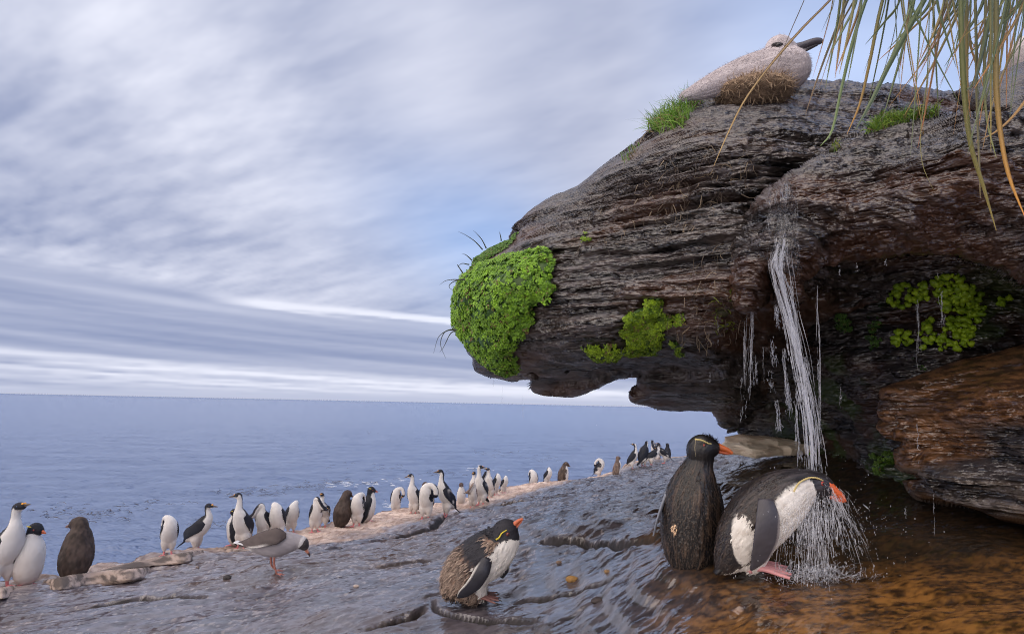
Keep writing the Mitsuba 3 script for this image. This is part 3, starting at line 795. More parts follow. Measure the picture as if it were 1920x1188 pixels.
    for sgn in (1, -1):
        if peng:
            i = int(.56 * 59)
            sh = C[i, :3] + sc[i] * sgn * C[i, 3] * .88 + dc[i] * .01
            P = spline(np.array([sh, sh + [-.012, sgn * .028, -.055], sh + [-.022, sgn * .040, -.115], sh + [-.020, sgn * .046, -.170]]), 12)
            wd = np.interp(np.linspace(0, 1, 12), [0, .2, .6, .9, 1], [.018, .030, .026, .016, .006])
            m = loft(P, wd, np.linspace(.011, .004, 12), (1, .25 * sgn, 0), 10)
            cc = np.asarray(dark)
            part(k, 'flipper', (W(m[0]), m[1]), 'mat_plumage', cc)
        else:
            Q = []
            for uu, dd, ll in ((.40, -.10, .84), (.29, .10, .92), (.17, .35, .90), (.07, .70, .70), (0, .9, .40)):
                i = int(uu * 59)
                q_ = C[i, :3] + C[i, 3] * 1.0 * unit(dc[i] * dd + sc[i] * sgn * ll)
                Q.append(q_)
            Q.append(Q[-1] + unit(Q[-1] - Q[-2]) * .05)
            P = spline(np.array(Q), 14)
            wd = np.interp(np.linspace(0, 1, 14), [0, .18, .5, .8, 1], [.024, .058, .056, .034, .006])
            nrm = unit(P - C[np.clip((np.linspace(.40, 0, 14) * 59).astype(int), 0, 59), :3])
            sd = np.cross(nrm, unit(np.gradient(P, axis=0)))
            m = loft(P, wd, np.interp(np.linspace(0, 1, 14), [0, .5, 1], [.010, .013, .004]), sd, 12)
            cw = mixc(np.asarray(dark) * .8, np.asarray(dark) * 1.5, fbm(m[0], (40, 40, 40), 2, seed + 11))
            if kind == 'shag' and sgn * side > 0 and not mottle:
                uw = np.concatenate([np.repeat(np.linspace(0, 1, 14), 12), [0, 1]])
                cw = mixc(cw, WHITE, ss(.60, .68, fbm(m[0], (24, 24, 24), 2, seed + 12)) * ss(.1, .2, uw) * ss(.62, .5, uw))
            part(k, 'wing', (W(m[0]), m[1]), 'mat_plumage', cw)
    # tail
    r0 = J[0, :3]
    if peng:
        P = np.array([r0 + [-.01, 0, -.005], r0 + [-.05, 0, -.03], r0 + [-.075, 0, -.045]])
        m = loft(P, [.035, .026, .010], [.016, .008, .004], (0, 1, 0), 8)
    else:
        P = spline(np.array([r0 + [.01, 0, .01], r0 + [-.05, 0, -.04], r0 + [-.115, 0, -.095]]), 7)
        m = loft(P, [.030, .034, .036, .038, .038, .034, .016], [.020, .014, .010, .007, .005, .004, .003], (0, 1, 0), 10)
    part(k, 'tail', (W(m[0]), m[1]), 'mat_plumage', np.asarray(dark) * .9)
    # legs and feet
    for sgn in (1, -1):
        if peng:
            m, tp = toes(np.array([.0, sgn * .042, .0]), (1, .15 * sgn, 0), .085)
            part(k, 'foot', (W(m[0]), m[1]), 'mat_skin', PINK if bill is None else (.30, .14, .12))
        else:
            P = np.array([[-.014, sgn * .042, .10], [-.016, sgn * .042, .06], [-.006, sgn * .042, .012]])
            m = merge([loft(P, [.016, .012, .011], [.016, .011, .010], (0, 1, 0), 8), toes(np.array([-.008, sgn * .042, -.002]), (1, .3 * sgn, 0), .085)[0]])
            part(k, 'leg', (W(m[0]), m[1]), 'mat_skin', PINK)
    return k
SG, PG = 'shags resting along the sea rim', 'penguins among the shags on the rim'
JUV = dict(kind='penguin', dark=(.055, .038, .032), bill=(.20, .12, .10), thr=[(0, -2), (1, -2)])
S = lambda label, *a, **k: small_bird('shag', label, 'shag', SG, *a, seed=len(USED), **k)
PN = lambda label, *a, **k: small_bird('penguin', label, 'penguin', PG, *a, seed=len(USED), **{'kind': 'penguin', **k})
S('shag cut off by the left edge, orange knob above its long bill, pointing right', 'up', 2, 1102, 4.55, 158, -22, head=10)
PN('penguin with red bill and yellow brow right beside the leftmost shag', 'penguin', 50, 1098, 4.95, 114, -40, head=30)
PN('fluffy dark brown young penguin seen from behind with its head turned left', 'penguin_bow', 138, 1084, 5.25, 110, 112, head=55, **JUV)
S('headless looking preening shag, first right of the brown young penguin', 'preen_back', 314, 1040, 6.5, 72, -62, side=-1)
S('shag facing right with curved neck, left of the tall shag with an orange knob', 'low', 370, 1034, 6.7, 88, 2)
S('tall shag facing left with broad white breast, just behind the gull tail', 'up', 450, 1030, 6.9, 105, -108, head=-70)
PN('penguin of which a dark head and red bill peep out behind the tall shag', 'penguin', 438, 1022, 7.35, 66, 165)
S('shag with black crown bent down, between tall shag and broad white shag', 'preen_breast', 490, 1016, 7.35, 72, -105, side=-1)
S('broad white breasted shag with its head tucked away, right above the gull back', 'preen_back', 517, 1012, 6.95, 70, -88, side=-1)
S('white shag with tucked head and pink leg, directly right of the broad white shag', 'preen_back', 545, 1000, 7.6, 60, -55, side=1)
S('shag with a black cap standing behind the shag that preens with a feather', 'low', 604, 990, 7.95, 66, -95)
S('shag preening its breast with neck bent down to the right, left of two dark penguins', 'preen_breast', 590, 997, 7.55, 66, -62, side=1)
PN('plain dark brown young penguin leaning against a white shag from its left', 'penguin_bow', 641, 988, 7.9, 66, 62, **JUV)
S('white breasted headless looking shag between two dark penguins', 'preen_back', 668, 986, 7.75, 62, -85, side=1)
PN('black backed penguin with red bill pointing right behind a white shag', 'penguin', 689, 978, 8.2, 64, 25, head=-15)
S('shag bending its black neck over to the right, alone between two groups', 'preen_side', 741, 963, 9.3, 50, -84, side=1)
S('slim white shag looking left, leftmost of the group of three shags', 'up', 774, 965, 9.15, 76, -112, head=-60)
PN('small dark head of a penguin showing above a preening shag', 'penguin', 796, 961, 9.6, 56, 120, **JUV)
S('plump white shag with head bent behind, in the middle of the group of three', 'preen_side', 797, 975, 8.85, 70, -92, side=1)
S('tallest shag of the group of three, looking left, black wing with white streak', 'up', 834, 968, 8.85, 87, -152, head=-25)
PN('small young penguin with brown head and white front beside a downy bird', 'penguin', 864, 947, 9.9, 41, -88, dark=(.07, .05, .045), bill=(.12, .09, .08))
S('downy whitish young shag with brown head tucked, front of the cluster of six', 'preen_breast', 886, 953, 9.75, 48, -90, side=-1, dark=(.16, .12, .11), light=(.62, .58, .56), mottle=.5)
S('tall shag with slender bill pointing right, rising out of the cluster', 'up', 901, 947, 10.1, 74, -120, head=120)
S('shag whose black nape shows left behind the tall right facing shag', 'low', 889, 940, 10.5, 56, -100)
S('shag looking left with orange knob, right of the right facing tall shag', 'up', 917, 935, 10.8, 58, -105, head=-60)
S('shag preening its back behind the shag with the orange knob', 'preen_breast', 908, 930, 11.1, 47, -80, side=-1)
S('black winged shag with tucked head, second from the right end of the cluster', 'preen_back', 930, 928, 11.2, 40, -40, side=1)
S('white leaning shag with tucked head, right end of the cluster', 'preen_back', 945, 925, 11.35, 33, -50, side=1)
S('white fronted preening shag alone, first right of the cluster of six', 'preen_back', 1000, 919, 12.3, 40, -82, side=-1)
S('leaning shag with black wing touching a brown young penguin from its left', 'preen_back', 1027, 911, 12.9, 32, -45, side=1)
PN('brown young penguin with white flank touching a leaning shag', 'penguin_bow', 1056, 912, 12.8, 41, 25, kind='penguin', dark=(.055, .038, .032), bill=(.14, .09, .08), mottle=.2)
S('white shouldered shag, head tucked left, left of a brown penguin looking up', 'preen_back', 1124, 895, 13.6, 37, -22, side=-1)
PN('brown young penguin with dark head raised, left of the far cluster', 'penguin', 1157, 895, 13.5, 39, 28, kind='penguin', dark=(.12, .085, .075), bill=(.10, .08, .08), mottle=.4)
S('dark shag with upright neck looking left, leftmost of the far cluster', 'up', 1187, 879, 14.3, 48, -10, head=175)
S('dark shag twisting its neck, second of the far cluster', 'preen_breast', 1207, 875, 14.7, 47, 40, side=1)
S('forward leaning dark shag with white belly in the middle of the far cluster', 'low', 1222, 873, 14.5, 42, 8, lean=.2)
S('black shag with arched neck behind the forward leaning one of the far cluster', 'preen_breast', 1229, 867, 15.1, 41, -150, side=1)
S('shag bent left with its tail to the right, rightmost of the far cluster', 'low', 1246, 868, 14.9, 39, 165, lean=.15)
PN('penguin half hidden behind the rightmost shag of the far cluster', 'penguin', 1252, 861, 15.5, 30, 80)
# ------------------------------------------------------------------ the birds near the camera, laid out from joints (pixel, distance, radius in pixels)
def joints(L, d):
    return np.array([[*at(x, y, d + (q[0] if q else 0)), r * (d + (q[0] if q else 0)) / FOC] for x, y, r, *q in L])


def near_bird(chains, d, left, h, amp=.006, fa=7, fu=9, k=.03, seed=0):
    """Body of a near bird with its plumage relief: (V, F, share along, cosine to the back, angle, tangent, relief)."""
    C = [joints(c, d) for c in chains]
    V, Fc = body_mesh(C, h, k)
    fr = chain_frame(C[0], left)
    u, ca, ang, tg = along(V, fr)
    P = np.stack([np.cos(ang) * fa, np.sin(ang) * fa, u * fu], -1)
    rel = .65 * fbm(P, 1, 4, seed) + .35 * fbm(P, (2.4, 2.4, 1.6), 3, seed + 1)
    V = V + vnormals(V, Fc) * (amp * (rel - .5) * ss(1.02, .80, u))[:, None]
    return V, Fc, u, ca, ang, tg, rel, C, fr


def feather_part(k, name, V, Fc, n, L, W, flow, col, rg, mask=None, lift=.25, jitter=.25, curl=.5, tip=None, bsdf='mat_plumage', vary=.25):
    v, f, root, t = blades(V, Fc, n, L, W, flow, rg, lift, jitter, mask, curl)
    c = np.asarray(col)[root] if np.ndim(col) == 2 else np.broadcast_to(col, (len(v), 3))
    c = c * rg.uniform(1 - vary, 1 + vary, (len(v) // 5, 1)).repeat(5, 0)
    if tip is not None:
        c = mixc(c, tip, t * rg.uniform(.2, 1, len(v) // 5).repeat(5))
    return part(k, name, (v, f), bsdf, c, smooth=False, kind='stuff')


def flip(k, pts, wid, d, side, col, thick=.009, name='flipper', n=24, edge=None):
    P = spline(np.array([at(x, y, d + q) for x, y, q in pts]), n)
    w = np.interp(np.linspace(0, 1, n), np.linspace(0, 1, len(wid)), wid) * d / FOC
    m = loft(P, w, np.interp(np.linspace(0, 1, n), [0, .3, 1], [thick * 1.4, thick, thick * .35]), side, 16)
    c = mixc(np.asarray(col) * .8, np.asarray(col) * 1.5, fbm(m[0], (90, 90, 90), 3, 5))
    if edge is not None:
        a = np.concatenate([np.tile(np.arange(16) / 16 * 2 * np.pi, n), [0, 0]])
        c = mixc(c, edge[1], ss(.86, .95, np.cos(a - edge[0])) * np.concatenate([np.repeat(ss(.1, .3, np.linspace(0, 1, n)), 16), [0, 0]]))
    return part(k, name, m, 'mat_wet_plumage', c)


def near_foot(k, ankle, fwd, L, col, body=None, leg_r=.016, claws=True):
    m, tp = toes(ankle, fwd, L)
    ms = [m]
    if body is not None:
        P = spline(np.array([body, ankle + (body - ankle) * .4 - unit(fwd) * .01, ankle + [0, 0, .1 * L]]), 8)
        ms.append(loft(P, np.linspace(leg_r * 1.5, leg_r, 8), None, fwd, 10))
    m = merge(ms)
    c = mixc(np.asarray(col) * .7, np.asarray(col) * 1.1, fbm(m[0], (120, 120, 120), 3, 3))
    f = part(k, 'foot', m, 'mat_skin', c)
    if claws:
        for p in tp:
            q = p + unit(fwd) * .014 - [0, 0, .004]
            part(f, 'claw', loft(np.array([p - unit(fwd) * .004, (p + q) / 2 + [0, 0, .003], q]), [.0045, .0032, .0008], None, (1, 0, 0), 6), 'mat_horn', (.03, .025, .02))


def near_eye(k, c, r, iris, face):
    face = unit(face)
    e = part(k, 'eye', ball(c, r), 'mat_eye', iris)
    part(e, 'pupil', ball(c + face * r * .55, r * .62), 'mat_eye', (.005, .005, .006))


AW, RT = np.array([0, 1.0, 0]), np.array([1.0, 0, 0])
# --- the penguin standing with its back to the camera
d0 = 2.40
k = thing('penguin', 'brown black penguin standing upright with its back turned and orange bill pointing right', 'penguin')
g0 = at(1297, 1046, d0)
f_ = np.array([math.cos(math.radians(58)), math.sin(math.radians(58)), 0]); l_ = np.array([-f_[1], f_[0], 0])
V, Fc, u, ca, ang, tg, rel, C, fr = near_bird([[(1292, 1042, 38), (1294, 1020, 50), (1295, 985, 55), (1297, 945, 52), (1302, 908, 40), (1308, 880, 28), (1313, 860, 24), (1315, 841, 26), (1331, 839, 18)]], d0, l_, .0031, .009, 9, 7, seed=201)
rg = np.random.default_rng(201)
n = fbm(V, (40, 40, 40), 3, 202)
back = ss(-.32, -.18, ca + .2 * (n - .5) + 2 * ss(.66, .74, u))
dk = mixc((.011, .010, .011), (.105, .068, .048), ss(.50, .74, rel) * ss(.80, .58, u))
col = mixc(mixc((.50, .47, .44), (.72, .70, .68), n), dk, back)
spot = at(1267, 992, d0 - .10)
sp = ss(.013, .004, np.linalg.norm((V - spot) * [1, .25, .6], axis=1))
col = mixc(col, (.62, .42, .26), sp)
part(k, 'body', (V, Fc), 'mat_wet_plumage', col)
feather_part(k, 'feathers', V, Fc, 8000, .022, .0040, -tg, dk * .9, rg, mask=back * ss(.74, .6, u), tip=(.085, .058, .042), lift=.05, jitter=.10, bsdf='mat_wet_plumage')
feather_part(k, 'feather_hem', V, Fc, 500, .045, .007, -tg, dk * .7, rg, mask=ss(.07, .02, u), lift=.1, jitter=.2)
feather_part(k, 'feather_tuft', V, Fc, 26, .016, .004, -tg, (.66, .46, .30), rg, mask=sp, lift=.8, jitter=.4)
bb, bd = at(1336, 838, d0 + .01), at(1365, 847, d0 - .01) - at(1336, 838, d0 + .01)
ub, lb = hooked_bill(bb, bd, (0, 0, 1), np.linalg.norm(bd) * 1.28, .027, .5)
b = part(k, 'bill', ub, 'mat_horn', (.50, .115, .03)); part(b, 'lower_mandible', lb, 'mat_horn', (.42, .09, .03))
ec = at(1320, 835, d0 - .042)
near_eye(k, ec, .0085, (.38, .03, .02), (.4, -1, 0))
P = spline(np.array([at(1338, 832, d0 - .028), at(1329, 831, d0 - .047), at(1316, 825, d0 - .056), at(1303, 823, d0 - .055)]), 12)
part(k, 'brow_stripe', loft(P, np.linspace(.0022, .0035, 12), .003, (0, 0, 1), 6), 'mat_plumage', (.62, .52, .22))
P = spline(np.array([at(1304, 824, d0 - .058), at(1303, 840, d0 - .064), at(1304, 855, d0 - .063)]), 8)
part(k, 'crest_plume', loft(P, np.linspace(.0011, .0005, 8), .0008, (1, 0, 0), 5), 'mat_plumage', (.45, .38, .24))
crn = ss(.90, .97, u) * ss(.2, .8, ca)
feather_part(k, 'crest', V, Fc, 160, .020, .003, np.broadcast_to([-.5, 0, .8], V.shape), (.014, .012, .014), rg, mask=crn * ss(.3, .8, vnormals(V, Fc)[:, 2]), lift=.5, jitter=.3)
flip(k, [(1255, 915, .03), (1243, 943, .0), (1233, 973, -.02), (1225, 1004, -.03)], [7, 10, 9, 3], d0, (.40, 1, 0), (.16, .17, .20), .007)
flip(k, [(1343, 908, .02), (1351, 935, .03), (1356, 962, .03), (1357, 988, .03)], [6, 11, 10, 3], d0, (.5, 1, 0), (.016, .015, .018), .008)
for x, y, q in ((1322, 1049, .06), (1344, 1040, .10)):
    near_foot(k, at(x, y, d0 + q), (.85, .45, 0), .085, (.40, .20, .18), at(x - 8, y - 30, d0 + q))

# --- the penguin bending under the falling water
d1 = 2.20
k = thing('penguin', 'wet penguin bending forward with its head under the waterfall', 'penguin')
V, Fc, u, ca, ang, tg, rel, C, fr = near_bird([[(1358, 1058, 17), (1374, 1036, 33), (1397, 1003, 49), (1428, 965, 57), (1462, 935, 50), (1496, 914, 35), (1520, 908, 27), (1538, 912, 24), (1553, 921, 15)],
    [(1405, 1010, 34, -.01), (1412, 1042, 24, -.03), (1412, 1062, 13, -.04)], [(1405, 1010, 34, .06), (1412, 1042, 22, .09), (1414, 1062, 12, .10)]], d1, AW, .0030, .008, 8, 8, seed=211)
rg = np.random.default_rng(211)
n = fbm(V, (40, 40, 40), 3, 212)
q = pix(V)
back = ss(-.02, .12, ca + .16 * (n - .5) - .42 * ss(.30, .5, u) + 2.4 * ss(.66, .74, u) + .42 * ss(.3, .2, u))
pt = at(1397, 1016, d1 - .09); w_ = V - pt
loc = np.sqrt((w_ @ RIGHT / (19 * d1 / FOC)) ** 2 + (w_ @ UP / (46 * d1 / FOC)) ** 2)
patch = ss(1.05, .92, loc + .12 * (n - .5)) * (w_ @ FWD < .10)
hip = ss(.03, .0, V[:, 2] - at(1400, 1050, d1)[2]) * ss(1392, 1400, q[:, 0] * 0 + 1400)
back = np.clip(back - patch - .0, 0, 1)
dk = mixc((.016, .014, .017), (.085, .058, .042), ss(.52, .75, rel) * ss(.62, .40, u))
dk = mixc(dk, (.075, .066, .072), .6 * ss(.3, .45, u) * ss(.45, .65, rel))
wh = mixc((.60, .55, .49), (.80, .77, .72), ss(.3, .7, .5 * n + .5 * rel))
col = mixc(wh, dk, back)
part(k, 'body', (V, Fc), 'mat_wet_plumage', col)
feather_part(k, 'feathers', V, Fc, 7500, .022, .0042, -tg, dk * .9, rg, mask=back * ss(.60, .45, u) * (1 - patch), tip=(.065, .047, .038), lift=.05, jitter=.10, bsdf='mat_wet_plumage')
feather_part(k, 'belly_feathers', V, Fc, 1500, .020, .005, -tg, wh * .95, rg, mask=(1 - back) * ss(.7, .6, u), lift=.06, jitter=.14)
bb = at(1543, 913, d1 - .015); bd = at(1579, 937, d1 - .03) - bb
ub, lb = hooked_bill(bb, bd, UP + .6 * RIGHT, np.linalg.norm(bd) * 1.12, .037, .6)
b = part(k, 'bill', ub, 'mat_horn', (.72, .13, .035)); part(b, 'lower_mandible', lb, 'mat_horn', (.62, .10, .03))
near_eye(k, at(1541, 906, d1 - .042), .0085, (.38, .03, .02), (.3, -1, 0))
P = spline(np.array([at(1549, 905, d1 - .030), at(1536, 897, d1 - .045), at(1518, 895, d1 - .052), at(1498, 905, d1 - .066), at(1488, 922, d1 - .082)]), 12)
part(k, 'brow_stripe', loft(P, np.linspace(.002, .0042, 12), .003, UP, 6), 'mat_plumage', (.62, .50, .22))
flip(k, [(1436, 936, -.095), (1440, 970, -.125), (1436, 1010, -.135), (1424, 1045, -.125), (1408, 1068, -.11)], [14, 21, 22, 16, 3], d1, RIGHT, (.050, .046, .055), .010, edge=(0, (.40, .36, .34)))
flip(k, [(1462, 945, .11), (1478, 980, .14), (1486, 1010, .15)], [12, 16, 4], d1, RIGHT, (.04, .035, .04), .009)
near_foot(k, at(1412, 1072, d1 - .05), (1, -.28, 0), .125, (.66, .30, .31), at(1412, 1050, d1 - .04), .018)
near_foot(k, at(1420, 1062, d1 + .10), (1, -.05, 0), .11, (.60, .27, .28), at(1414, 1045, d1 + .09), .018)
P = spline(np.array([at(1362, 1052, d1), at(1348, 1066, d1), at(1340, 1074, d1)]), 6)
part(k, 'tail', loft(P, np.linspace(.034, .020, 6), np.linspace(.018, .005, 6), AW, 10), 'mat_wet_plumage', (.014, .012, .013))

# --- the moulting young penguin looking up
d2 = 2.95
k = thing('penguin', 'young moulting penguin with ragged brown rump looking up, alone on the wet rock', 'penguin')
V, Fc, u, ca, ang, tg, rel, C, fr = near_bird([[(846, 1102, 15), (862, 1082, 32), (886, 1058, 42), (915, 1038, 43), (938, 1022, 33), (947, 1009, 27), (946, 999, 24), (951, 993, 20), (959, 990, 12)],
    [(872, 1082, 34, -.02), (888, 1102, 24, -.04), (898, 1116, 12, -.05)], [(872, 1082, 34, .06), (892, 1100, 22, .08), (902, 1113, 11, .09)]], d2, AW, .0036, .010, 7, 8, seed=221)
rg = np.random.default_rng(221)
n = fbm(V, (34, 34, 34), 3, 222)
back = ss(-.05, .10, ca + .2 * (n - .5) - .25 * ss(.35, .5, u) + 2.2 * ss(.64, .72, u) + .9 * ss(.30, .18, u))
dk = mixc((.012, .012, .017), (.035, .034, .044), rel)
ragged = back * np.maximum(ss(.30, .22, u + .1 * (n - .5)), ss(.40, .44, u) * ss(.66, .60, u) * ss(-.45, -.2, ca) * ss(.95, .75, ca))
bro = mixc((.060, .034, .026), (.32, .21, .155), ss(.35, .65, rel))
wh = mixc((.62, .58, .54), (.80, .78, .75), n)
dk = mixc(dk, bro, ragged)
part(k, 'body', (V, Fc), 'mat_plumage', mixc(wh, dk, back))
feather_part(k, 'ragged_feathers', V, Fc, 3600, .038, .0056, -tg, bro * .40, rg, mask=ragged, tip=(.56, .43, .35), lift=.26, jitter=.20)
feather_part(k, 'rump_fringe', V, Fc, 380, .045, .008, np.broadcast_to([-.2, 0, -1.0], V.shape), (.045, .032, .028), rg, mask=ss(.28, .1, u) * ss(.0, -.5, vnormals(V, Fc)[:, 2]), lift=.1, jitter=.22)
feather_part(k, 'feathers', V, Fc, 2200, .016, .006, -tg, dk * .9, rg, mask=back * (1 - ragged) * ss(.86, .7, u), tip=(.05, .05, .06), lift=.10, jitter=.2)
feather_part(k, 'belly_feathers', V, Fc, 900, .024, .008, -tg, wh, rg, mask=(1 - back) * ss(.62, .5, u), lift=.14, jitter=.2)
bb = at(957, 993, d2 - .01); bd = at(978, 974, d2 - .01) - bb
ub, lb = hooked_bill(bb, bd, UP - .9 * RIGHT, np.linalg.norm(bd) * 1.12, .024, .45)
b = part(k, 'bill', ub, 'mat_horn', (.52, .13, .055)); part(b, 'lower_mandible', lb, 'mat_horn', (.42, .10, .05))
near_eye(k, at(952, 1001, d2 - .058), .008, (.22, .03, .02), (.2, -1, 0))
P = spline(np.array([at(957, 990, d2 - .030), at(948, 994, d2 - .054), at(940, 1000, d2 - .064), at(936, 1007, d2 - .070), at(930, 1011, d2 - .072)]), 14)
part(k, 'brow_stripe', loft(P, np.linspace(.0022, .0046, 14), .003, UP, 6), 'mat_plumage', (.70, .56, .06))
for a_, b_ in (((938, 985), (936, 977)), ((936, 987), (931, 979)), ((933, 990), (926, 985)), ((940, 984), (943, 978)), ((930, 994), (922, 991))):
    P = spline(np.array([at(*a_, d2 - .01), at((a_[0] + b_[0]) / 2 - 1.5, (a_[1] + b_[1]) / 2 - 2, d2 - .015), at(*b_, d2 - .02)]), 6)
    part(k, 'crest_plume', loft(P, np.linspace(.0024, .0006, 6), None, (0, 1, 0), 5), 'mat_plumage', (.016, .015, .02))
flip(k, [(914, 1047, -.10), (904, 1070, -.145), (888, 1095, -.15), (868, 1112, -.135), (858, 1119, -.125)], [10, 14, 13, 9, 2], d2, RIGHT * .8 + UP * -.4, (.020, .020, .028), .011, edge=(math.pi, (.60, .58, .55)))
flip(k, [(940, 1046, .10), (945, 1065, .13), (941, 1083, .13)], [8, 11, 3], d2, RIGHT, (.018, .018, .024), .009)
near_foot(k, at(897, 1124, d2 - .07), (1, -.12, 0), .098, (.22, .10, .09), at(896, 1110, d2 - .05), .018)
near_foot(k, at(900, 1116, d2 + .09), (1, .10, 0), .09, (.17, .08, .07), at(900, 1104, d2 + .08), .018)
P = spline(np.array([at(850, 1104, d2), at(840, 1117, d2 - .01), at(835, 1124, d2 - .02)]), 6)
part(k, 'tail', loft(P, np.linspace(.03, .018, 6), np.linspace(.016, .005, 6), AW, 10), 'mat_plumage', (.03, .02, .018))

# --- the gull walking over the wet rock
g_, d3 = plant(515, 1075, 4.1)
k = thing('gull', 'grey gull with dark hood and brown wings bending down on pink legs', 'gull')
V, Fc, u, ca, ang, tg, rel, C, fr = near_bird([[(458, 1021, 4), (476, 1023, 10), (498, 1021, 19), (520, 1019, 23), (541, 1016, 18.5), (556, 1015, 13), (566, 1017, 11.5), (571, 1023, 8)]], d3, AW, .0048, .003, 5, 7, seed=231)
rg = np.random.default_rng(231)
n = fbm(V, (30, 30, 30), 3, 232)
grey = mixc((.25, .235, .26), (.35, .33, .36), n)
col = mixc(grey, (.70, .69, .70), ss(.22, .10, u))
hoodc = ss(.845, .875, u + .03 * (n - .5))
col = mixc(col, mixc((.035, .030, .034), (.075, .066, .070), n), hoodc)
col = mixc(col, (.66, .65, .66), ss(.80, .83, u) * ss(.872, .85, u) * .7)
part(k, 'body', (V, Fc), 'mat_plumage', col)
for sgn in (-1, 1):
    pts = [(536, 1004, .058 * sgn), (520, 1004, .082 * sgn), (497, 1009, .080 * sgn), (474, 1015, .05 * sgn), (458, 1018, .02 * sgn), (444, 1017, .006 * sgn)]
    P = spline(np.array([at(x, y, d3 + q) for x, y, q in pts]), 20)
    w = np.interp(np.linspace(0, 1, 20), [0, .2, .5, .75, 1], [5, 15, 14, 8, 1.5]) * d3 / FOC
    m = loft(P, w, np.interp(np.linspace(0, 1, 20), [0, .4, 1], [.010, .012, .004]), UP + np.array([0, .5 * -sgn, 0]), 14)
    uw = np.concatenate([np.repeat(np.linspace(0, 1, 20), 14), [0, 1]])
    c = mixc((.050, .040, .042), (.125, .100, .098), fbm(m[0], (14, 40, 60), 3, 233))
    a_w = np.concatenate([np.tile(np.arange(14) / 14 * 2 * np.pi, 20), [0, 0]])
    c = mixc(c, (.62, .60, .60), ss(.65, .9, -np.cos(a_w)) * ss(.30, .45, uw) * ss(.74, .62, uw))
    c = mixc(c, (.50, .48, .50), ss(.78, .84, fbm(m[0], (25, 25, 25), 2, 234)))
    part(k, 'wing', m, 'mat_plumage', c)
P = spline(np.array([at(476, 1024, d3), at(458, 1019, d3), at(441, 1015, d3)]), 6)
part(k, 'tail', loft(P, np.linspace(.026, .040, 6), np.linspace(.010, .004, 6), AW, 10), 'mat_plumage', (.66, .65, .66))
bb = at(571, 1027, d3); bd = at(581, 1041, d3) - bb
ub, lb = hooked_bill(bb, bd, UP + RIGHT, np.linalg.norm(bd) * 1.05, .014, .7)
m = merge([ub, lb]); c = mixc((.55, .24, .17), (.05, .03, .03), ss(.55, .75, (m[0] - bb) @ unit(bd) / np.linalg.norm(bd)))
part(k, 'bill', m, 'mat_horn', c)
near_eye(k, at(571, 1021, d3 - .034), .006, (.02, .018, .016), (.3, -1, 0))
for x0, y0, x1, y1, q in ((515, 1040, 519, 1072, -.025), (508, 1041, 516, 1073, .03)):
    an = at(x1, y1, d3 + q); an[2] = ground(an[:1], an[1:2])[0][0] + .006
    kn = at((x0 + x1) / 2 - 3, (y0 + y1) / 2 + 1, d3 + q)
    P = spline(np.array([at(x0, y0, d3 + q), kn, an + [0, 0, .008]]), 10)
    lg = part(k, 'leg', loft(P, np.linspace(.0085, .0055, 10), None, RT, 8), 'mat_skin', (.36, .15, .12))
    part(lg, 'foot', toes(an, (1, -.25, 0), .055, w=.10)[0], 'mat_skin', (.48, .17, .13))

# --- the albatross chick on its nest, and a second one at the right edge
d4 = 3.40
def chick(label, chains, d, bill, eye, seed, n_down):
    k = thing('albatross_chick', label, 'albatross chick')
    V, Fc, u, ca, ang, tg, rel, C, fr = near_bird(chains, d, AW, .0048, .010, 5, 6, k=.022, seed=seed)
    rg = np.random.default_rng(seed)
    n = fbm(V, (16, 16, 16), 4, seed + 1)
    c = mixc((.46, .41, .42), (.64, .58, .59), ss(.35, .65, .5 * n + .5 * rel))
    c = mixc(c, (.40, .35, .36), .6 * ss(.15, .7, ca) * ss(.75, .6, u))
    part(k, 'body', (V, Fc), 'mat_plumage', c)
    feather_part(k, 'down', V, Fc, n_down, .018, .0022, -tg, np.clip(c * 1.05, 0, .8), rg, lift=.13, jitter=.16, mask=1 - .80 * ss(.80, .90, u), vary=.06)
    feather_part(k, 'wisps', V, Fc, n_down // 5, .024, .0014, -tg, np.clip(c * 1.0, 0, .8), rg, lift=.55, jitter=.3, mask=1 - .9 * ss(.76, .84, u), vary=.06)
    if bill is not None:
        bb = at(*bill[0], d); bd = at(*bill[1], d) - bb
        L_, d_ = np.linalg.norm(bd), unit(bd); u_ = unit(UP - (UP @ d_) * d_)
        tt = np.array([0, .25, .5, .75, .9, 1.0, 1.05])
        P = spline(bb + d_ * (tt * L_)[:, None] + u_ * (np.array([.010, .009, .008, .009, .007, .000, -.012]))[:, None], 22)
        b = part(k, 'bill', loft(P, np.linspace(.026, .011, 22), np.interp(np.linspace(0, 1, 22), [0, .3, .85, .95, 1], [.030, .023, .020, .015, .004]), np.cross(u_, d_), 12), 'mat_horn', (.075, .068, .080))
        P = spline(bb + d_ * (np.linspace(0, .9, 6) * L_)[:, None] + u_ * np.array([-.024, -.022, -.020, -.017, -.014, -.011])[:, None], 14)
        part(b, 'lower_mandible', loft(P, np.linspace(.017, .007, 14), np.linspace(.017, .008, 14), np.cross(u_, d_), 10), 'mat_horn', (.060, .054, .064))
        near_eye(k, at(*eye, d - .074), .013, (.012, .010, .010), (.2, -1, 0))
        m = ball(at(eye[0] - 1, eye[1], d - .062), np.array([.034, .020, .014]))
        part(k, 'eye_patch', m, 'mat_plumage', (.055, .048, .050))
    return k
chick('grey downy albatross chick with big dark bill sitting on a nest on the cliff top',
      [[(1284, 180, 9), (1318, 168, 18), (1360, 152, 26), (1405, 137, 33), (1450, 128, 37), (1478, 127, 36), (1470, 108, 25), (1461, 95, 25), (1463, 92, 24), (1478, 93, 16)], [(1450, 130, 36), (1479, 131, 37)]], d4, ((1479, 98), (1537, 78)), (1459, 85), 241, 15000)
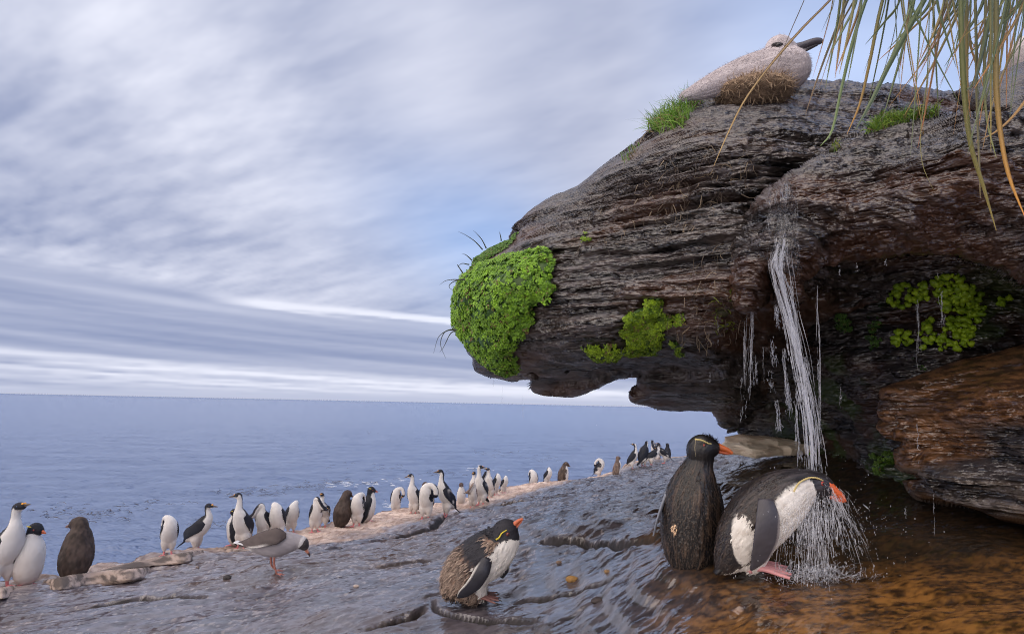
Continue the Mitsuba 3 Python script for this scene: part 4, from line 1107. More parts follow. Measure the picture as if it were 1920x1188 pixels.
chick('second pale albatross chick cut off by the right edge of the photo', [[(1990, 175, 30), (1965, 140, 44), (1940, 112, 40), (1932, 92, 28), (1946, 84, 20)]], 4.1, None, None, 251, 4000)
# the nest
rg = np.random.default_rng(261)
ico = trimesh.creation.icosphere(subdivisions=5)
c0 = at(1412, 178, 3.42)
v = ico.vertices * [.215, .20, .075] + c0 + RIGHT * 0
nn = unit(ico.vertices)
v = v + nn * (.05 * (fbm(v, (9, 9, 9), 4, 262) - .5) + .02 * (fbm(v, (45, 45, 45), 3, 263) - .5))[:, None]
k = thing('nest', 'mound of mud and dry straw under the albatross chick', 'nest')
part(k, 'mound', (v, ico.faces), 'mat_dry', mixc((.13, .085, .055), (.36, .25, .165), fbm(v, (40, 40, 40), 4, 264)))
feather_part(k, 'straw', v, np.asarray(ico.faces), 2400, .050, .0035, unit(rg.normal(size=v.shape)), (.40, .29, .19), rg, lift=.12, jitter=.6, curl=.2)
# ------------------------------------------------------------------ plants on the rock
scene['mat_leaf'] = {'type': 'twosided', 'bsdf': principled(.42, .45)}
scene['mat_blade'] = {'type': 'twosided', 'bsdf': principled(.38, .5)}


class Skin:
    """The front of a rock solid: points and normals under a pixel."""
    def __init__(self, s):
        self.V, self.F, self.N, self.n = s
        self.q = pix(self.V[:self.n])
        self.t = cKDTree(self.q[:, :2])

    def __call__(self, px, py):
        _, i = self.t.query(np.stack([np.asarray(px, float), np.asarray(py, float)], -1), k=6)
        j = i[np.arange(len(i)), np.argmin(self.q[i, 2], 1)] if i.ndim == 2 else i[np.argmin(self.q[i, 2])]
        return self.V[j], self.N[j]


K_OVER, K_SPOUT, K_RECESS, K_LOWER = Skin(OVER_S), Skin(SPOUT_S), Skin(RECESS_S), Skin(LOWER_S)


def inside(poly, n, rg):
    P = shapely.Polygon(poly); x0, y0, x1, y1 = P.bounds
    pts = np.empty((0, 2))
    while len(pts) < n:
        c = rg.uniform([x0, y0], [x1, y1], (3 * n, 2))
        pts = np.vstack([pts, c[shapely.contains_xy(P, c[:, 0], c[:, 1])]])
    pts = pts[:n]
    return pts, shapely.distance(shapely.points(pts), P.exterior)


def rosettes(p, n, size, rg, leaves=6, lo=(.05, .12, .01), hi=(.20, .40, .03), droop=.3):
    """Little rosettes of oval leaves at the points p facing n."""
    m = len(p)
    n = unit(n + rg.normal(0, .30, (m, 3)) + [0, 0, .25])
    a = unit(np.cross(n, rg.normal(size=(m, 3)))); b = np.cross(n, a)
    vs, fs, cs, o = [], [], [], 0
    tone = np.clip(.5 + .9 * (fbm(p, (14, 14, 14), 3, 9) - .5) + rg.normal(0, .20, m), 0, 1)
    dead = rg.uniform(size=m) < .05
    for l in range(leaves):
        ph = 2 * np.pi * l / leaves + rg.uniform(-.4, .4, m)
        d = a * np.cos(ph)[:, None] + b * np.sin(ph)[:, None]; s = np.cross(n, d)
        L = size * rg.uniform(.7, 1.25, m)[:, None]; lift = rg.uniform(.1, .9, m)[:, None]
        base = p + n * size * .1
        e = base + d * L * .55 + n * L * lift * .55
        t = base + d * L + n * L * (lift * .8 - droop)
        vs.append(np.stack([base, e + s * L * .34, t, e - s * L * .34, e + n * L * .12], 1).reshape(-1, 3))
        k = np.arange(m)[:, None] * 5 + o
        fs.append(np.concatenate([k + [0, 1, 4], k + [1, 2, 4], k + [2, 3, 4], k + [3, 0, 4]])); o += 5 * m
        c = mixc(lo, hi, np.clip(tone + rg.normal(0, .15, m), 0, 1))
        c[dead] = np.array([.16, .11, .04])
        cs.append(np.repeat(c, 5, 0))
    return np.vstack(vs), np.vstack(fs), np.vstack(cs)


def cushion(label, skin, polys, thick, size, count, seed, lo=(.06, .15, .010), hi=(.27, .50, .030), name='cushion_plant', cat='cushion plant', base=(.040, .095, .010), round_=45, ragged=0):
    rg = np.random.default_rng(seed)
    k = thing(name, label, cat)
    allp, alln, mounds = [], [], []
    for poly in polys:
        P = shapely.Polygon(poly)
        pts, sd = inside(poly, int(count * P.area / sum(shapely.Polygon(q).area for q in polys)), rg)
        p, n = skin(pts[:, 0], pts[:, 1])
        if ragged:
            ok_ = fbm(p, (13, 13, 13), 3, seed + 5) + .012 * np.minimum(sd, 12) > ragged
            p, n, sd = p[ok_], n[ok_], sd[ok_]
        lump = fbm(p, (9, 9, 9), 3, seed + 1)
        h = thick * np.sqrt(np.clip(1 - (1 - np.minimum(sd / round_, 1)) ** 2, 0, 1)) * (.55 + .9 * lump)
        allp.append(p + n * h[:, None]); alln.append(n)
        q = skin.q
        m = shapely.contains_xy(P, q[:, 0], q[:, 1])
        f = skin.F[(skin.F < skin.n).all(1)]
        f = f[m[f].all(1)]
        if len(f):
            u_, inv = np.unique(f, return_inverse=True)
            v, nn = skin.V[u_], skin.N[u_]
            s2 = shapely.distance(shapely.points(q[u_, :2]), P.exterior)
            hh = thick * np.sqrt(np.clip(1 - (1 - np.minimum(s2 / round_, 1)) ** 2, 0, 1)) * (.55 + .9 * fbm(v, (9, 9, 9), 3, seed + 1)) - size * .8
            hh = np.where(s2 < 4, -.012, hh)
            if ragged:
                hh = hh - .05 * ss(ragged + .03, ragged - .02, fbm(v, (13, 13, 13), 3, seed + 5) + .012 * np.minimum(s2, 12))
            mounds.append((v + nn * hh[:, None], inv.reshape(-1, 3), mixc(np.asarray(base) * .6, np.asarray(base) * 1.4, fbm(v, (50, 50, 50), 2, seed))))
    m = merge(mounds)
    part(k, 'mound', m[:2], 'mat_leaf', m[2])
    v, f, c = rosettes(np.vstack(allp), np.vstack(alln), size, rg, lo=lo, hi=hi)
    part(k, 'leaves', (v, f), 'mat_leaf', c, smooth=False, kind='stuff')
    return k


cushion('large bright green leafy cushion covering the left nose of the overhang', K_OVER,
        [[(870, 520), (890, 503), (930, 488), (985, 474), (1022, 470), (1042, 492), (1034, 520), (1040, 545), (1028, 568), (1004, 560), (1002, 600), (980, 632), (962, 650), (976, 690), (950, 702), (925, 690), (898, 670), (872, 640), (854, 604), (852, 570), (858, 545)]],
        .085, .016, 4700, 301)
cushion('short dark green cushion on the crest above the large leafy cushion', K_OVER, [[(884, 500), (890, 484), (918, 466), (946, 454), (962, 440), (972, 436), (955, 462), (915, 484)]], .035, .010, 900, 302, lo=(.04, .10, .010), hi=(.13, .28, .025))
cushion('yellow green leafy patch under the middle of the overhang', K_OVER,
        [[(1190, 572), (1205, 545), (1245, 550), (1240, 578), (1262, 596), (1240, 640), (1230, 664), (1172, 668), (1162, 610)], [(1093, 654), (1120, 640), (1170, 652), (1160, 674), (1120, 677)], [(1256, 640), (1272, 634), (1286, 662), (1270, 668)], [(1262, 590), (1280, 588), (1284, 604), (1268, 612)]],
        .034, .015, 1500, 303, lo=(.05, .11, .008), hi=(.32, .48, .02), round_=25, ragged=.56)
cushion('tiny green sprig on the face of the overhang, right of the large cushion', K_OVER, [[(1080, 440), (1098, 434), (1112, 446), (1108, 460), (1092, 458)]], .015, .012, 90, 304, hi=(.28, .40, .03), round_=12, ragged=.50)
cushion('dark green moss at the foot of the recess beneath the ledge', K_RECESS, [[(1630, 850), (1690, 846), (1686, 882), (1640, 888)], [(1580, 898), (1640, 892), (1700, 912), (1640, 922), (1585, 914)]], .02, .012, 700, 305, lo=(.02, .05, .005), hi=(.10, .19, .015), name='moss', cat='moss', round_=15, ragged=.55)
cushion('small bright green clump by the falling water above the bending penguin', K_RECESS, [[(1500, 862), (1512, 852), (1526, 850), (1522, 874), (1500, 876)]], .03, .018, 110, 306, hi=(.22, .42, .02), round_=10)

# flat liverwort lobes on the back wall
rg = np.random.default_rng(311)
k = thing('liverwort', 'flat lime green liverwort lobes on the dark back wall of the recess', 'liverwort')
polys = [[(1658, 548), (1690, 530), (1735, 532), (1742, 556), (1700, 574), (1666, 566)], [(1742, 522), (1790, 512), (1838, 546), (1842, 612), (1800, 656), (1752, 650), (1772, 600), (1760, 560)], [(1716, 606), (1748, 596), (1752, 640), (1728, 650)], [(1660, 635), (1700, 615), (1712, 640), (1680, 650)], [(1868, 558), (1890, 556), (1892, 572), (1872, 572)], [(1405, 730), (1424, 728), (1420, 758), (1408, 752)]]
for poly in polys:
    P = shapely.Polygon(poly)
    pts, sd = inside(poly, max(8, int(P.area / 52)), rg)
    p, n = K_RECESS(pts[:, 0], pts[:, 1])
    ms = []
    for q, nn in zip(p, n):
        R_ = rg.uniform(.008, .020)
        nn = unit(nn * 1.0 + unit(CAM - q) * .7 + rg.normal(0, .2, 3)); a = unit(np.cross(nn, rg.normal(size=3))); b = np.cross(nn, a)
        th = np.arange(14) / 14 * 2 * np.pi
        rr = R_ * (1 + .16 * np.sin(3 * th + rg.uniform(0, 6)) + .10 * np.sin(7 * th + rg.uniform(0, 6)))
        off = q + nn * rg.uniform(.012, .035)
        ring = off + a * (rr * np.cos(th))[:, None] + b * (rr * np.sin(th))[:, None] - nn * .004
        mid = off + .55 * (a * (rr * np.cos(th))[:, None] + b * (rr * np.sin(th))[:, None]) + nn * .005
        low_ = ring - nn * .012 - .25 * (ring - off)
        v = np.vstack([off[None] + nn * .002, mid, ring, low_])
        i = np.arange(14); j = (i + 1) % 14
        f = np.vstack([np.stack([0 * i, 1 + i, 1 + j], 1), np.stack([1 + i, 15 + i, 15 + j], 1), np.stack([1 + i, 15 + j, 1 + j], 1), np.stack([15 + i, 29 + i, 29 + j], 1), np.stack([15 + i, 29 + j, 15 + j], 1)])
        ms.append((v, f, mixc((.16, .28, .010), (.34, .50, .02), np.full(len(v), rg.uniform()))))
    m = merge(ms)
    part(k, 'lobes', m[:2], 'mat_leaf', m[2], kind='stuff')
cushion('faint dark green moss film on the back wall left of the liverwort', K_RECESS, [[(1560, 590), (1590, 575), (1600, 620), (1570, 635)], [(1620, 600), (1652, 590), (1650, 650), (1625, 655)], [(1690, 655), (1730, 660), (1740, 690), (1700, 690)]], .008, .009, 700, 312, lo=(.015, .05, .006), hi=(.06, .14, .012), name='moss', cat='moss', base=(.02, .05, .008), round_=15, ragged=.58)


def ribbon(P, w, n_side, col0, col1, thick=.25, wav=None):
    """A grass blade: a folded leaf of three ridges along P, half-width w."""
    P = np.asarray(P); m = len(P)
    tg = unit(np.gradient(P, axis=0)); s = unit(np.cross(tg, n_side)); b = np.cross(s, tg)
    w = np.asarray(w)[:, None]
    V = np.stack([P - s * w, P + b * w * thick, P + s * w, P - b * w * thick * .6], 1).reshape(-1, 3)
    i, j = np.meshgrid(np.arange(m - 1), np.arange(4), indexing='ij')
    q = np.stack([i * 4 + j, i * 4 + (j + 1) % 4, (i + 1) * 4 + (j + 1) % 4, (i + 1) * 4 + j], -1).reshape(-1, 4)
    t = np.linspace(0, 1, m).repeat(4)
    return V, tris(q), mixc(col0, col1, t ** 1.5)


def tuft(label, skin, poly, n, L, seed, lo=(.06, .16, .015), hi=(.20, .38, .04), name='grass_tuft', w=.0032, up=(0, 0, 1)):
    rg = np.random.default_rng(seed)
    k = thing(name, label, 'grass tuft')
    pts, sd = inside(poly, n, rg)
    p, nn = skin(pts[:, 0], pts[:, 1])
    ms = []
    for q, m_ in zip(p, nn):
        d = unit(m_ * .7 + np.asarray(up) * .8 + rg.normal(0, .45, 3)); l = L * rg.uniform(.5, 1.25)
        side = unit(rg.normal(size=3))
        P = spline(np.array([q - d * .01, q + d * l * .5, q + d * l + (side * .25 - np.array([0, 0, .30])) * l]), 6)
        c = mixc(lo, hi, np.full(1, rg.uniform()))[0]
        if rg.uniform() < .12:
            c = np.array([.30, .22, .10])
        ms.append(ribbon(P, np.linspace(1, .12, 6) * w * rg.uniform(.7, 1.3), unit(rg.normal(size=3)), c * .7, c * 1.15))
    m = merge(ms)
    part(k, 'blades', m[:2], 'mat_blade', m[2], kind='stuff')
    m = ball(p.mean(0) - unit(nn.mean(0)) * .01, np.array([.03, .03, .02]), 2)
    part(k, 'root_mat', m, 'mat_leaf', (.05, .05, .02))


tuft('green spiky grass tuft on the cliff edge below the tail of the chick', K_OVER, [(1212, 232), (1232, 206), (1262, 192), (1300, 180), (1322, 184), (1296, 212), (1280, 240), (1240, 250), (1215, 250)], 520, .115, 321, lo=(.09, .22, .02), hi=(.28, .48, .06))
tuft('green grass tuft on the ledge behind the hanging grass blades', K_SPOUT, [(1622, 246), (1650, 222), (1690, 212), (1750, 208), (1758, 216), (1700, 226), (1660, 240), (1630, 250)], 480, .075, 322, hi=(.26, .40, .04))
tuft('tiny grass sprigs on the sloping back of the overhang', K_OVER, [(1160, 290), (1196, 268), (1204, 282), (1172, 304)], 36, .05, 323)
tuft('yellow green sprig beside the top of the water run', K_SPOUT, [(1558, 272), (1572, 266), (1576, 280), (1562, 284)], 22, .04, 324, hi=(.36, .40, .04))
tuft('small moss sprigs on the brown underside left of the waterfall', K_OVER, [(1335, 560), (1370, 540), (1380, 620), (1340, 630)], 60, .028, 325, lo=(.10, .14, .01), hi=(.32, .40, .03))

# long thin blades hanging over the nose
rg = np.random.default_rng(331)
k = thing('grass_tuft', 'few long dark grass blades bending out over the left nose of the overhang', 'grass tuft')
for pts in ([(905, 468), (890, 452), (872, 440), (859, 434)], [(912, 466), (904, 450), (894, 438), (887, 432)], [(885, 488), (874, 478), (866, 476)], [(880, 496), (866, 494), (858, 500)], [(872, 525), (852, 524), (836, 526), (824, 534)], [(872, 522), (850, 528), (842, 538), (856, 548)], [(868, 512), (860, 500), (858, 496), (866, 508)],
            [(854, 618), (838, 620), (822, 632), (813, 662)], [(854, 616), (834, 622), (826, 645), (836, 672)], [(856, 618), (844, 626), (832, 650), (824, 660)], [(940, 452), (938, 440), (936, 434)]):
    P = spline(np.array([at(x, y, 3.62) for x, y in pts]), 14)
    m = ribbon(P, np.linspace(1, .15, 14) * .0042, (0, -1, .2), (.035, .05, .025), (.05, .055, .04))
    part(k, 'blade', m[:2], 'mat_blade', m[2])

# dead straws and rootlets stuck to the rock face
rg = np.random.default_rng(341)
k = thing('dead_grass', 'scattered dead straws and rootlets stuck on the face of the overhang', 'dead grass', kind='stuff')
pts, _ = inside([(1085, 480), (1080, 400), (1200, 290), (1300, 270), (1420, 300), (1380, 420), (1250, 440)], 230, rg)
pts2, _ = inside([(1300, 480), (1400, 430), (1430, 500), (1390, 640), (1280, 660), (1250, 600)], 170, rg)
ms = []
for (x, y) in np.vstack([pts, pts2]):
    p, n = K_OVER(x, y)
    d = unit(np.array([rg.normal(0, .8), rg.normal(0, .2), -.8 + rg.normal(0, .6)]) + n * .3); l = rg.uniform(.02, .09)
    P = spline(np.array([p + n * .004, p + d * l * .5 + n * .022 + rg.normal(0, .008, 3), p + d * l + n * .008]), 6)
    c = mixc((.05, .034, .025), (.38, .29, .19), np.full(1, rg.beta(.6, 1.6)))[0]
    ms.append(ribbon(P, np.linspace(1, .3, 6) * rg.uniform(.0012, .0034), rg.normal(size=3), c, c * .9))
m = merge(ms); part(k, 'straws', m[:2], 'mat_blade', m[2], kind='stuff')

# ------------------------------------------------------------------ tussac grass hanging into the frame
rg = np.random.default_rng(351)
k = thing('tussac_grass', 'long green and orange tussac grass blades hanging down from the top right corner', 'grass')
HERO = [([(1640, -90), (1557, 0), (1500, 58), (1440, 128), (1395, 190), (1364, 252), (1338, 312)], 3.4, 1.55, (.20, .13, .06), (.50, .33, .12)),
        ([(1530, -60), (1508, 0), (1482, 60), (1462, 110), (1450, 140)], 1.5, 1.6, (.08, .07, .05), (.30, .22, .12)),
        ([(1640, -100), (1590, 0), (1553, 92), (1530, 155), (1510, 215)], 2.8, 1.55, (.07, .085, .05), (.34, .22, .12)),
        ([(1660, -100), (1602, 0), (1570, 62), (1536, 165)], 2.0, 1.6, (.07, .09, .05), (.35, .22, .10)),
        ([(1670, -100), (1624, 0), (1596, 90), (1577, 170), (1560, 245), (1538, 274)], 3.4, 1.5, (.08, .12, .05), (.22, .30, .10)),
        ([(1690, -100), (1655, 0), (1630, 120), (1612, 195), (1588, 252)], 3.2, 1.5, (.08, .12, .04), (.52, .26, .05)),
        ([(1790, -100), (1722, 20), (1668, 120), (1634, 190), (1604, 244)], 5.5, 1.4, (.10, .14, .05), (.10, .13, .06)),
        ([(1720, -100), (1704, 30), (1694, 110), (1686, 192)], 3.2, 1.45, (.12, .13, .05), (.55, .25, .05)),
        ([(1750, -100), (1742, 40), (1738, 150), (1727, 235), (1729, 305), (1750, 356)], 3.8, 1.4, (.09, .14, .05), (.42, .34, .10)),
        ([(1800, -100), (1802, 40), (1808, 170), (1820, 270), (1844, 350), (1868, 432)], 5.0, 1.35, (.12, .15, .05), (.34, .26, .07)),
        ([(1826, -100), (1830, 60), (1832, 190), (1836, 300), (1838, 372)], 3.6, 1.4, (.12, .13, .05), (.24, .18, .08)),
        ([(1868, -100), (1868, 60), (1868, 160), (1876, 250), (1892, 330), (1924, 412)], 5.0, 1.3, (.12, .13, .05), (.60, .26, .03)),
        ([(2010, 60), (1950, 150), (1905, 212), (1870, 245), (1840, 262)], 3.2, 1.35, (.40, .22, .07), (.46, .28, .10)),
        ([(1960, -60), (1915, 60), (1880, 140), (1858, 205), (1842, 282)], 4.0, 1.35, (.12, .14, .06), (.48, .25, .06)),
        ([(1850, -80), (1846, 120), (1850, 220), (1868, 296)], 2.6, 1.4, (.14, .13, .05), (.22, .24, .07)),
        ([(1690, -80), (1680, 40), (1664, 110), (1650, 152)], 2.8, 1.45, (.08, .11, .05), (.20, .18, .08)),
        ([(1880, -80), (1850, 60), (1828, 150), (1812, 170)], 4.8, 1.4, (.11, .14, .06), (.12, .14, .07))]
rr = rg.uniform
for i in range(86):
    x0 = 1660 + 300 * rg.beta(1.6, 1.3); x1 = x0 + rg.normal(-28, 46) - .10 * (1800 - x0) * -1
    y1 = rr(70, 235) if i % 6 else rr(225, 300)
    if i < 10:
        x0, x1, y1 = rr(1560, 1690), 0, rr(40, 180); x1 = x0 - rr(15, 60)
    HERO.append(([(x0 + .4 * (x0 - x1) * .6, -100), (x0, 0), (x0 + (x1 - x0) * .45, y1 * .5), (x1, y1)], rr(1.1, 3.6), rr(1.25, 1.75), tuple(np.array([.10, .135, .05]) * rr(.6, 1.3)), (.55 * rr(.6, 1), .27 * rr(.6, 1), .05) if rr() < .42 else (.13, .16, .06)))
ico4 = trimesh.creation.icosphere(subdivisions=4)
v = ico4.vertices * [.26, .16, .09] + at(1800, -195, 1.45)
v = v + unit(ico4.vertices) * (.06 * (fbm(v, (12, 12, 12), 4, 352) - .5))[:, None]
part(k, 'tussock', (v, ico4.faces), 'mat_dry', mixc((.05, .045, .02), (.20, .14, .06), fbm(v, (50, 50, 20), 3, 353)))
for pts, w, d, c0, c1 in HERO:
    n = 20
    Q = spline(np.array([(x, y) for x, y in pts], float), n)
    dd = d + .10 * np.linspace(0, 1, n) ** 2 * rr(-1, .4)
    P = at(Q[:, 0], Q[:, 1], dd)
    wd = np.interp(np.linspace(0, 1, n), [0, .35, .8, 1], [.75, 1, .6, .10]) * w * d / FOC
    a = rr(-.9, .9)
    m = ribbon(P, wd, (math.sin(a), -math.cos(a), .1), c0, c1, .30)
    part(k, 'blade', m[:2], 'mat_blade', m[2])

# ------------------------------------------------------------------ falling water
scene['mat_water'] = {'type': 'blendbsdf', 'weight': .27, 'a': {'type': 'dielectric', 'int_ior': 1.33}, 'b': {'type': 'twosided', 'bsdf': {'type': 'diffuse', 'reflectance': {'type': 'rgb', 'value': [.80, .82, .88]}}}}


scene['mat_spray'] = {**scene['mat_water'], 'weight': .30}


scene['mat_film'] = {**scene['mat_water'], 'weight': .03}


def strand(P, r, rg, n=26, lump=.45):
    P = spline(np.asarray(P), n)
    t = np.linspace(0, 1, n)
    rad = r * (1 + lump * (2 * meshkit.noise(np.stack([t * 14, 0 * t + rg.uniform(0, 99), 0 * t], -1)) - 1)) * np.interp(t, [0, .06, .9, 1], [.3, 1, .9, .15])
    return loft(P, rad, None, (1, .2, 0), 6)


rg = np.random.default_rng(401)
k = thing('waterfall', 'white stream of water falling off the overhang lip onto the bending penguin', 'waterfall')
ms = []
film = shapely.Polygon([(1470, 335), (1486, 334), (1491, 360), (1483, 400), (1494, 440), (1504, 490), (1490, 528), (1474, 514), (1452, 505), (1443, 475), (1449, 440), (1455, 400), (1462, 365)])
m_ = shapely.contains_xy(film, K_SPOUT.q[:, 0], K_SPOUT.q[:, 1])
f_s = K_SPOUT.F[(K_SPOUT.F < K_SPOUT.n).all(1)]; f_s = f_s[m_[f_s].all(1)]
u_s, inv_s = np.unique(f_s, return_inverse=True)
v_s, q_s = K_SPOUT.V[u_s], K_SPOUT.q[u_s]
e_s = shapely.distance(shapely.points(q_s[:, :2]), film.exterior)
v_s = v_s + K_SPOUT.N[u_s] * (-.004 + .006 * ss(0, 9, e_s) + .024 * ss(1, 7, e_s) * (fbm(v_s, (70, 70, 16), 3, 402) - .35))[:, None]
ms.append((v_s, inv_s.reshape(-1, 3)))
for i in range(120):
    x0 = rg.uniform(1440, 1496); y0 = rg.uniform(340, 480); L_ = rg.uniform(25, 90)
    ys = np.linspace(y0, min(y0 + L_, 520), 8); xs = x0 + rg.normal(0, 3) * np.linspace(0, 1, 8) + 1.5 * np.sin(np.linspace(0, 5, 8) + rg.uniform(0, 6))
    p, n = K_SPOUT(xs, ys)
    ms.append(strand(p + n * .010, rg.uniform(.0004, .0011), rg, 14))
part(k, 'rock_flow', merge(ms), 'mat_film', kind='stuff')
LIP = 2.36
ms = []
for i in range(400):                                      # the main fall: a few torn sheets among many threads
    u = rg.normal(0, 1); cl = rg.choice(6, p=[.10, .16, .26, .22, .16, .10]); v = [-1.1, -.62, -.2, .22, .60, 1.25][cl] + rg.normal(0, .17)
    pts = [(1468 + 9 * v + 3 * u, 425 + 55 * rg.uniform()), (1459 + 15 * v + .6 * u, 495), (1470 + 14 * v + 1.2 * u, 545), (1489 + 12 * v + 1.5 * u, 625), (1505 + 11 * v + 2 * u, 705), (1519 + 12 * v + 2.5 * u, 790), (1530 + 15 * v + 4 * u, 912)]
    q = spline(np.array(pts, float), 40)
    sheet = i < 7
    L_ = int(rg.uniform(9, 20)) if sheet else int(np.clip(rg.exponential(6), 3, 24))
    i0 = int(rg.uniform(0, 40 - L_ + 1)) ; i1 = min(40, i0 + L_)
    tt = np.linspace(0, 1, 40)[i0:i1]
    d = LIP - .05 - .06 * tt ** 1.5 + rg.normal(0, .016)
    P = at(q[i0:i1, 0] + 2.6 * np.sin(tt * (7 + 2 * cl) + 2.1 * cl) + 1.0 * np.sin(tt * rg.uniform(9, 22) + rg.uniform(0, 6)), q[i0:i1, 1], d)
    if sheet:
        n_ = len(P); t_ = np.linspace(0, 1, n_)
        w_ = rg.uniform(.003, .006) * np.sin(np.pi * np.clip(t_, .03, .97)) ** .5 * (.5 + meshkit.noise(np.stack([t_ * 9 + i * 7, 0 * t_, 0 * t_], -1)))
        m = loft(P, w_, w_ * .16 + .0006, (1, rg.normal(0, .3), 0), 10)
        ms.append((m[0] + .0022 * (fbm(m[0], (160, 160, 28), 3, i) - .5)[:, None] * np.array([0, 1.0, 0]), m[1]))
    else:
        ms.append(strand(P, rg.uniform(.00035, .0011) * (2.2 if i % 13 == 0 else 1), rg, 14, .8))
part(k, 'stream', merge(ms), 'mat_water', kind='stuff')
DR = [(1397, 575, 1396, 812, 2.7, .0032, 3), (1412, 545, 1404, 790, 2.66, .0040, 4), (1418, 660, 1416, 725, 2.66, .003, 2), (1533, 495, 1538, 905, 2.36, .0030, 3), (1455, 570, 1460, 622, 2.40, .005, 5), (1447, 630, 1451, 690, 2.40, .0045, 4), (1444, 690, 1447, 745, 2.42, .0025, 2), (1470, 650, 1480, 800, 2.40, .0034, 7),
      (1456, 745, 1462, 815, 2.42, .0045, 5), (1490, 720, 1500, 880, 2.34, .0035, 6), (1431, 640, 1432, 740, 2.6, .0012, 1), (1346, 600, 1347, 652, 2.8, .002, 1), (1331, 690, 1331, 720, 2.9, .002, 1), (1762, 508, 1768, 620, 2.3, .0024, 2), (1720, 560, 1722, 705, 2.3, .0020, 2), (1576, 715, 1576, 770, 2.6, .002, 1), (1720, 790, 1722, 880, 2.2, .0016, 1), (1750, 920, 1752, 1010, 2.2, .0016, 1), (1698, 945, 1700, 1020, 2.2, .0016, 1),
      (1574, 498, 1574, 520, 2.36, .003, 1), (1606, 492, 1607, 512, 2.36, .003, 1), (1660, 485, 1661, 503, 2.3, .0028, 1), (925, 706, 925, 728, 3.7, .0014, 1), (942, 715, 942, 762, 3.7, .0010, 1), (980, 735, 980, 800, 3.8, .0010, 1)]
ms = []
for x0, y0, x1, y1, d, r, c in DR:
    for j in range(9 * c):
        s_ = 0 if c == 1 else 1
        xa, xb = x0 + (.8 + 2 * s_) * rg.normal(), x1 + (1 + 3 * s_) * rg.normal()
        ya = y0 + rg.uniform(0, .85) * (y1 - y0); yb = ya + np.clip(rg.exponential(.25), .05, .9) * (y1 - ya)
        xa, xb = xa + (xb - xa) * (ya - y0) / (y1 - y0), xa + (xb - xa) * (yb - y0) / (y1 - y0)
        pts = np.array([at(xa + (xb - xa) * t + rg.normal(0, .7), ya + (yb - ya) * t, d + s_ * .02 * rg.normal()) for t in np.linspace(0, 1, 6)])
        ms.append(strand(pts, min(r, .0032) * rg.uniform(.12, .34), rg, 10, .6))
part(k, 'drips', merge(ms), 'mat_water', kind='stuff')
# it breaks on the penguin's head and sprays down
ms = []
for i in range(1700):
    right = i % 4 == 0
    x0, y0 = (1556 + rg.normal(0, 9), 925 + rg.uniform(-20, 20)) if right else (1518 + rg.normal(0, 22), 935 + rg.uniform(-20, 30))
    vx = abs(rg.normal(.50, .42)) if right else rg.normal(.02, .22)
    T_ = rg.uniform(.35, 1.0); t0 = rg.uniform(0, .95) * T_
    tt = np.linspace(t0, min(1.0, t0 + np.clip(rg.exponential(.09), .02, .4)), 5)
    x = x0 + 85 * vx * tt; y = y0 + 150 * tt ** 1.4
    d = d1 - .04 - .16 * rg.uniform(.0, 1) * tt + .08 * rg.normal() * tt
    ms.append(strand(at(x, y, d), rg.uniform(.00025, .0008) * (1.9 if i % 13 == 0 else 1), rg, 6, .6))
part(k, 'spray', merge(ms), 'mat_spray', kind='stuff')
ms = []
ico1 = trimesh.creation.icosphere(subdivisions=1)
for i in range(900):
    if i < 420:                                           # splash crown on the rock
        x, y = 1530 + rg.normal(0, 48), 1078 + rg.normal(0, 14); r_ = rg.uniform(.0005, .0018)
        d = 2.12 + rg.normal(0, .05)
    else:
        x, y = 1545 + rg.normal(0, 75), 1000 + rg.normal(0, 60); r_ = rg.uniform(.0004, .0011); d = 2.12 + rg.normal(0, .09)
    st = np.array([1, 1, rg.uniform(1, 3.5)])
    ms.append((ico1.vertices * r_ * st + at(x, y, d), ico1.faces))
for i in range(260):
    x0, y0 = 1530 + rg.normal(0, 42), 1084 + rg.normal(0, 8); a = rg.uniform(-1.2, 1.2); L = rg.uniform(10, 42)
    p = [(x0 + L * math.sin(a) * t, y0 - L * math.cos(a) * t * (1 - .45 * t)) for t in (0, .35, .7, 1)]
    ms.append(strand([at(x, y, 2.12 + rg.normal(0, .02)) for x, y in p], rg.uniform(.0003, .0008), rg, 8, .5))
part(k, 'splash', merge(ms), 'mat_spray', kind='stuff')

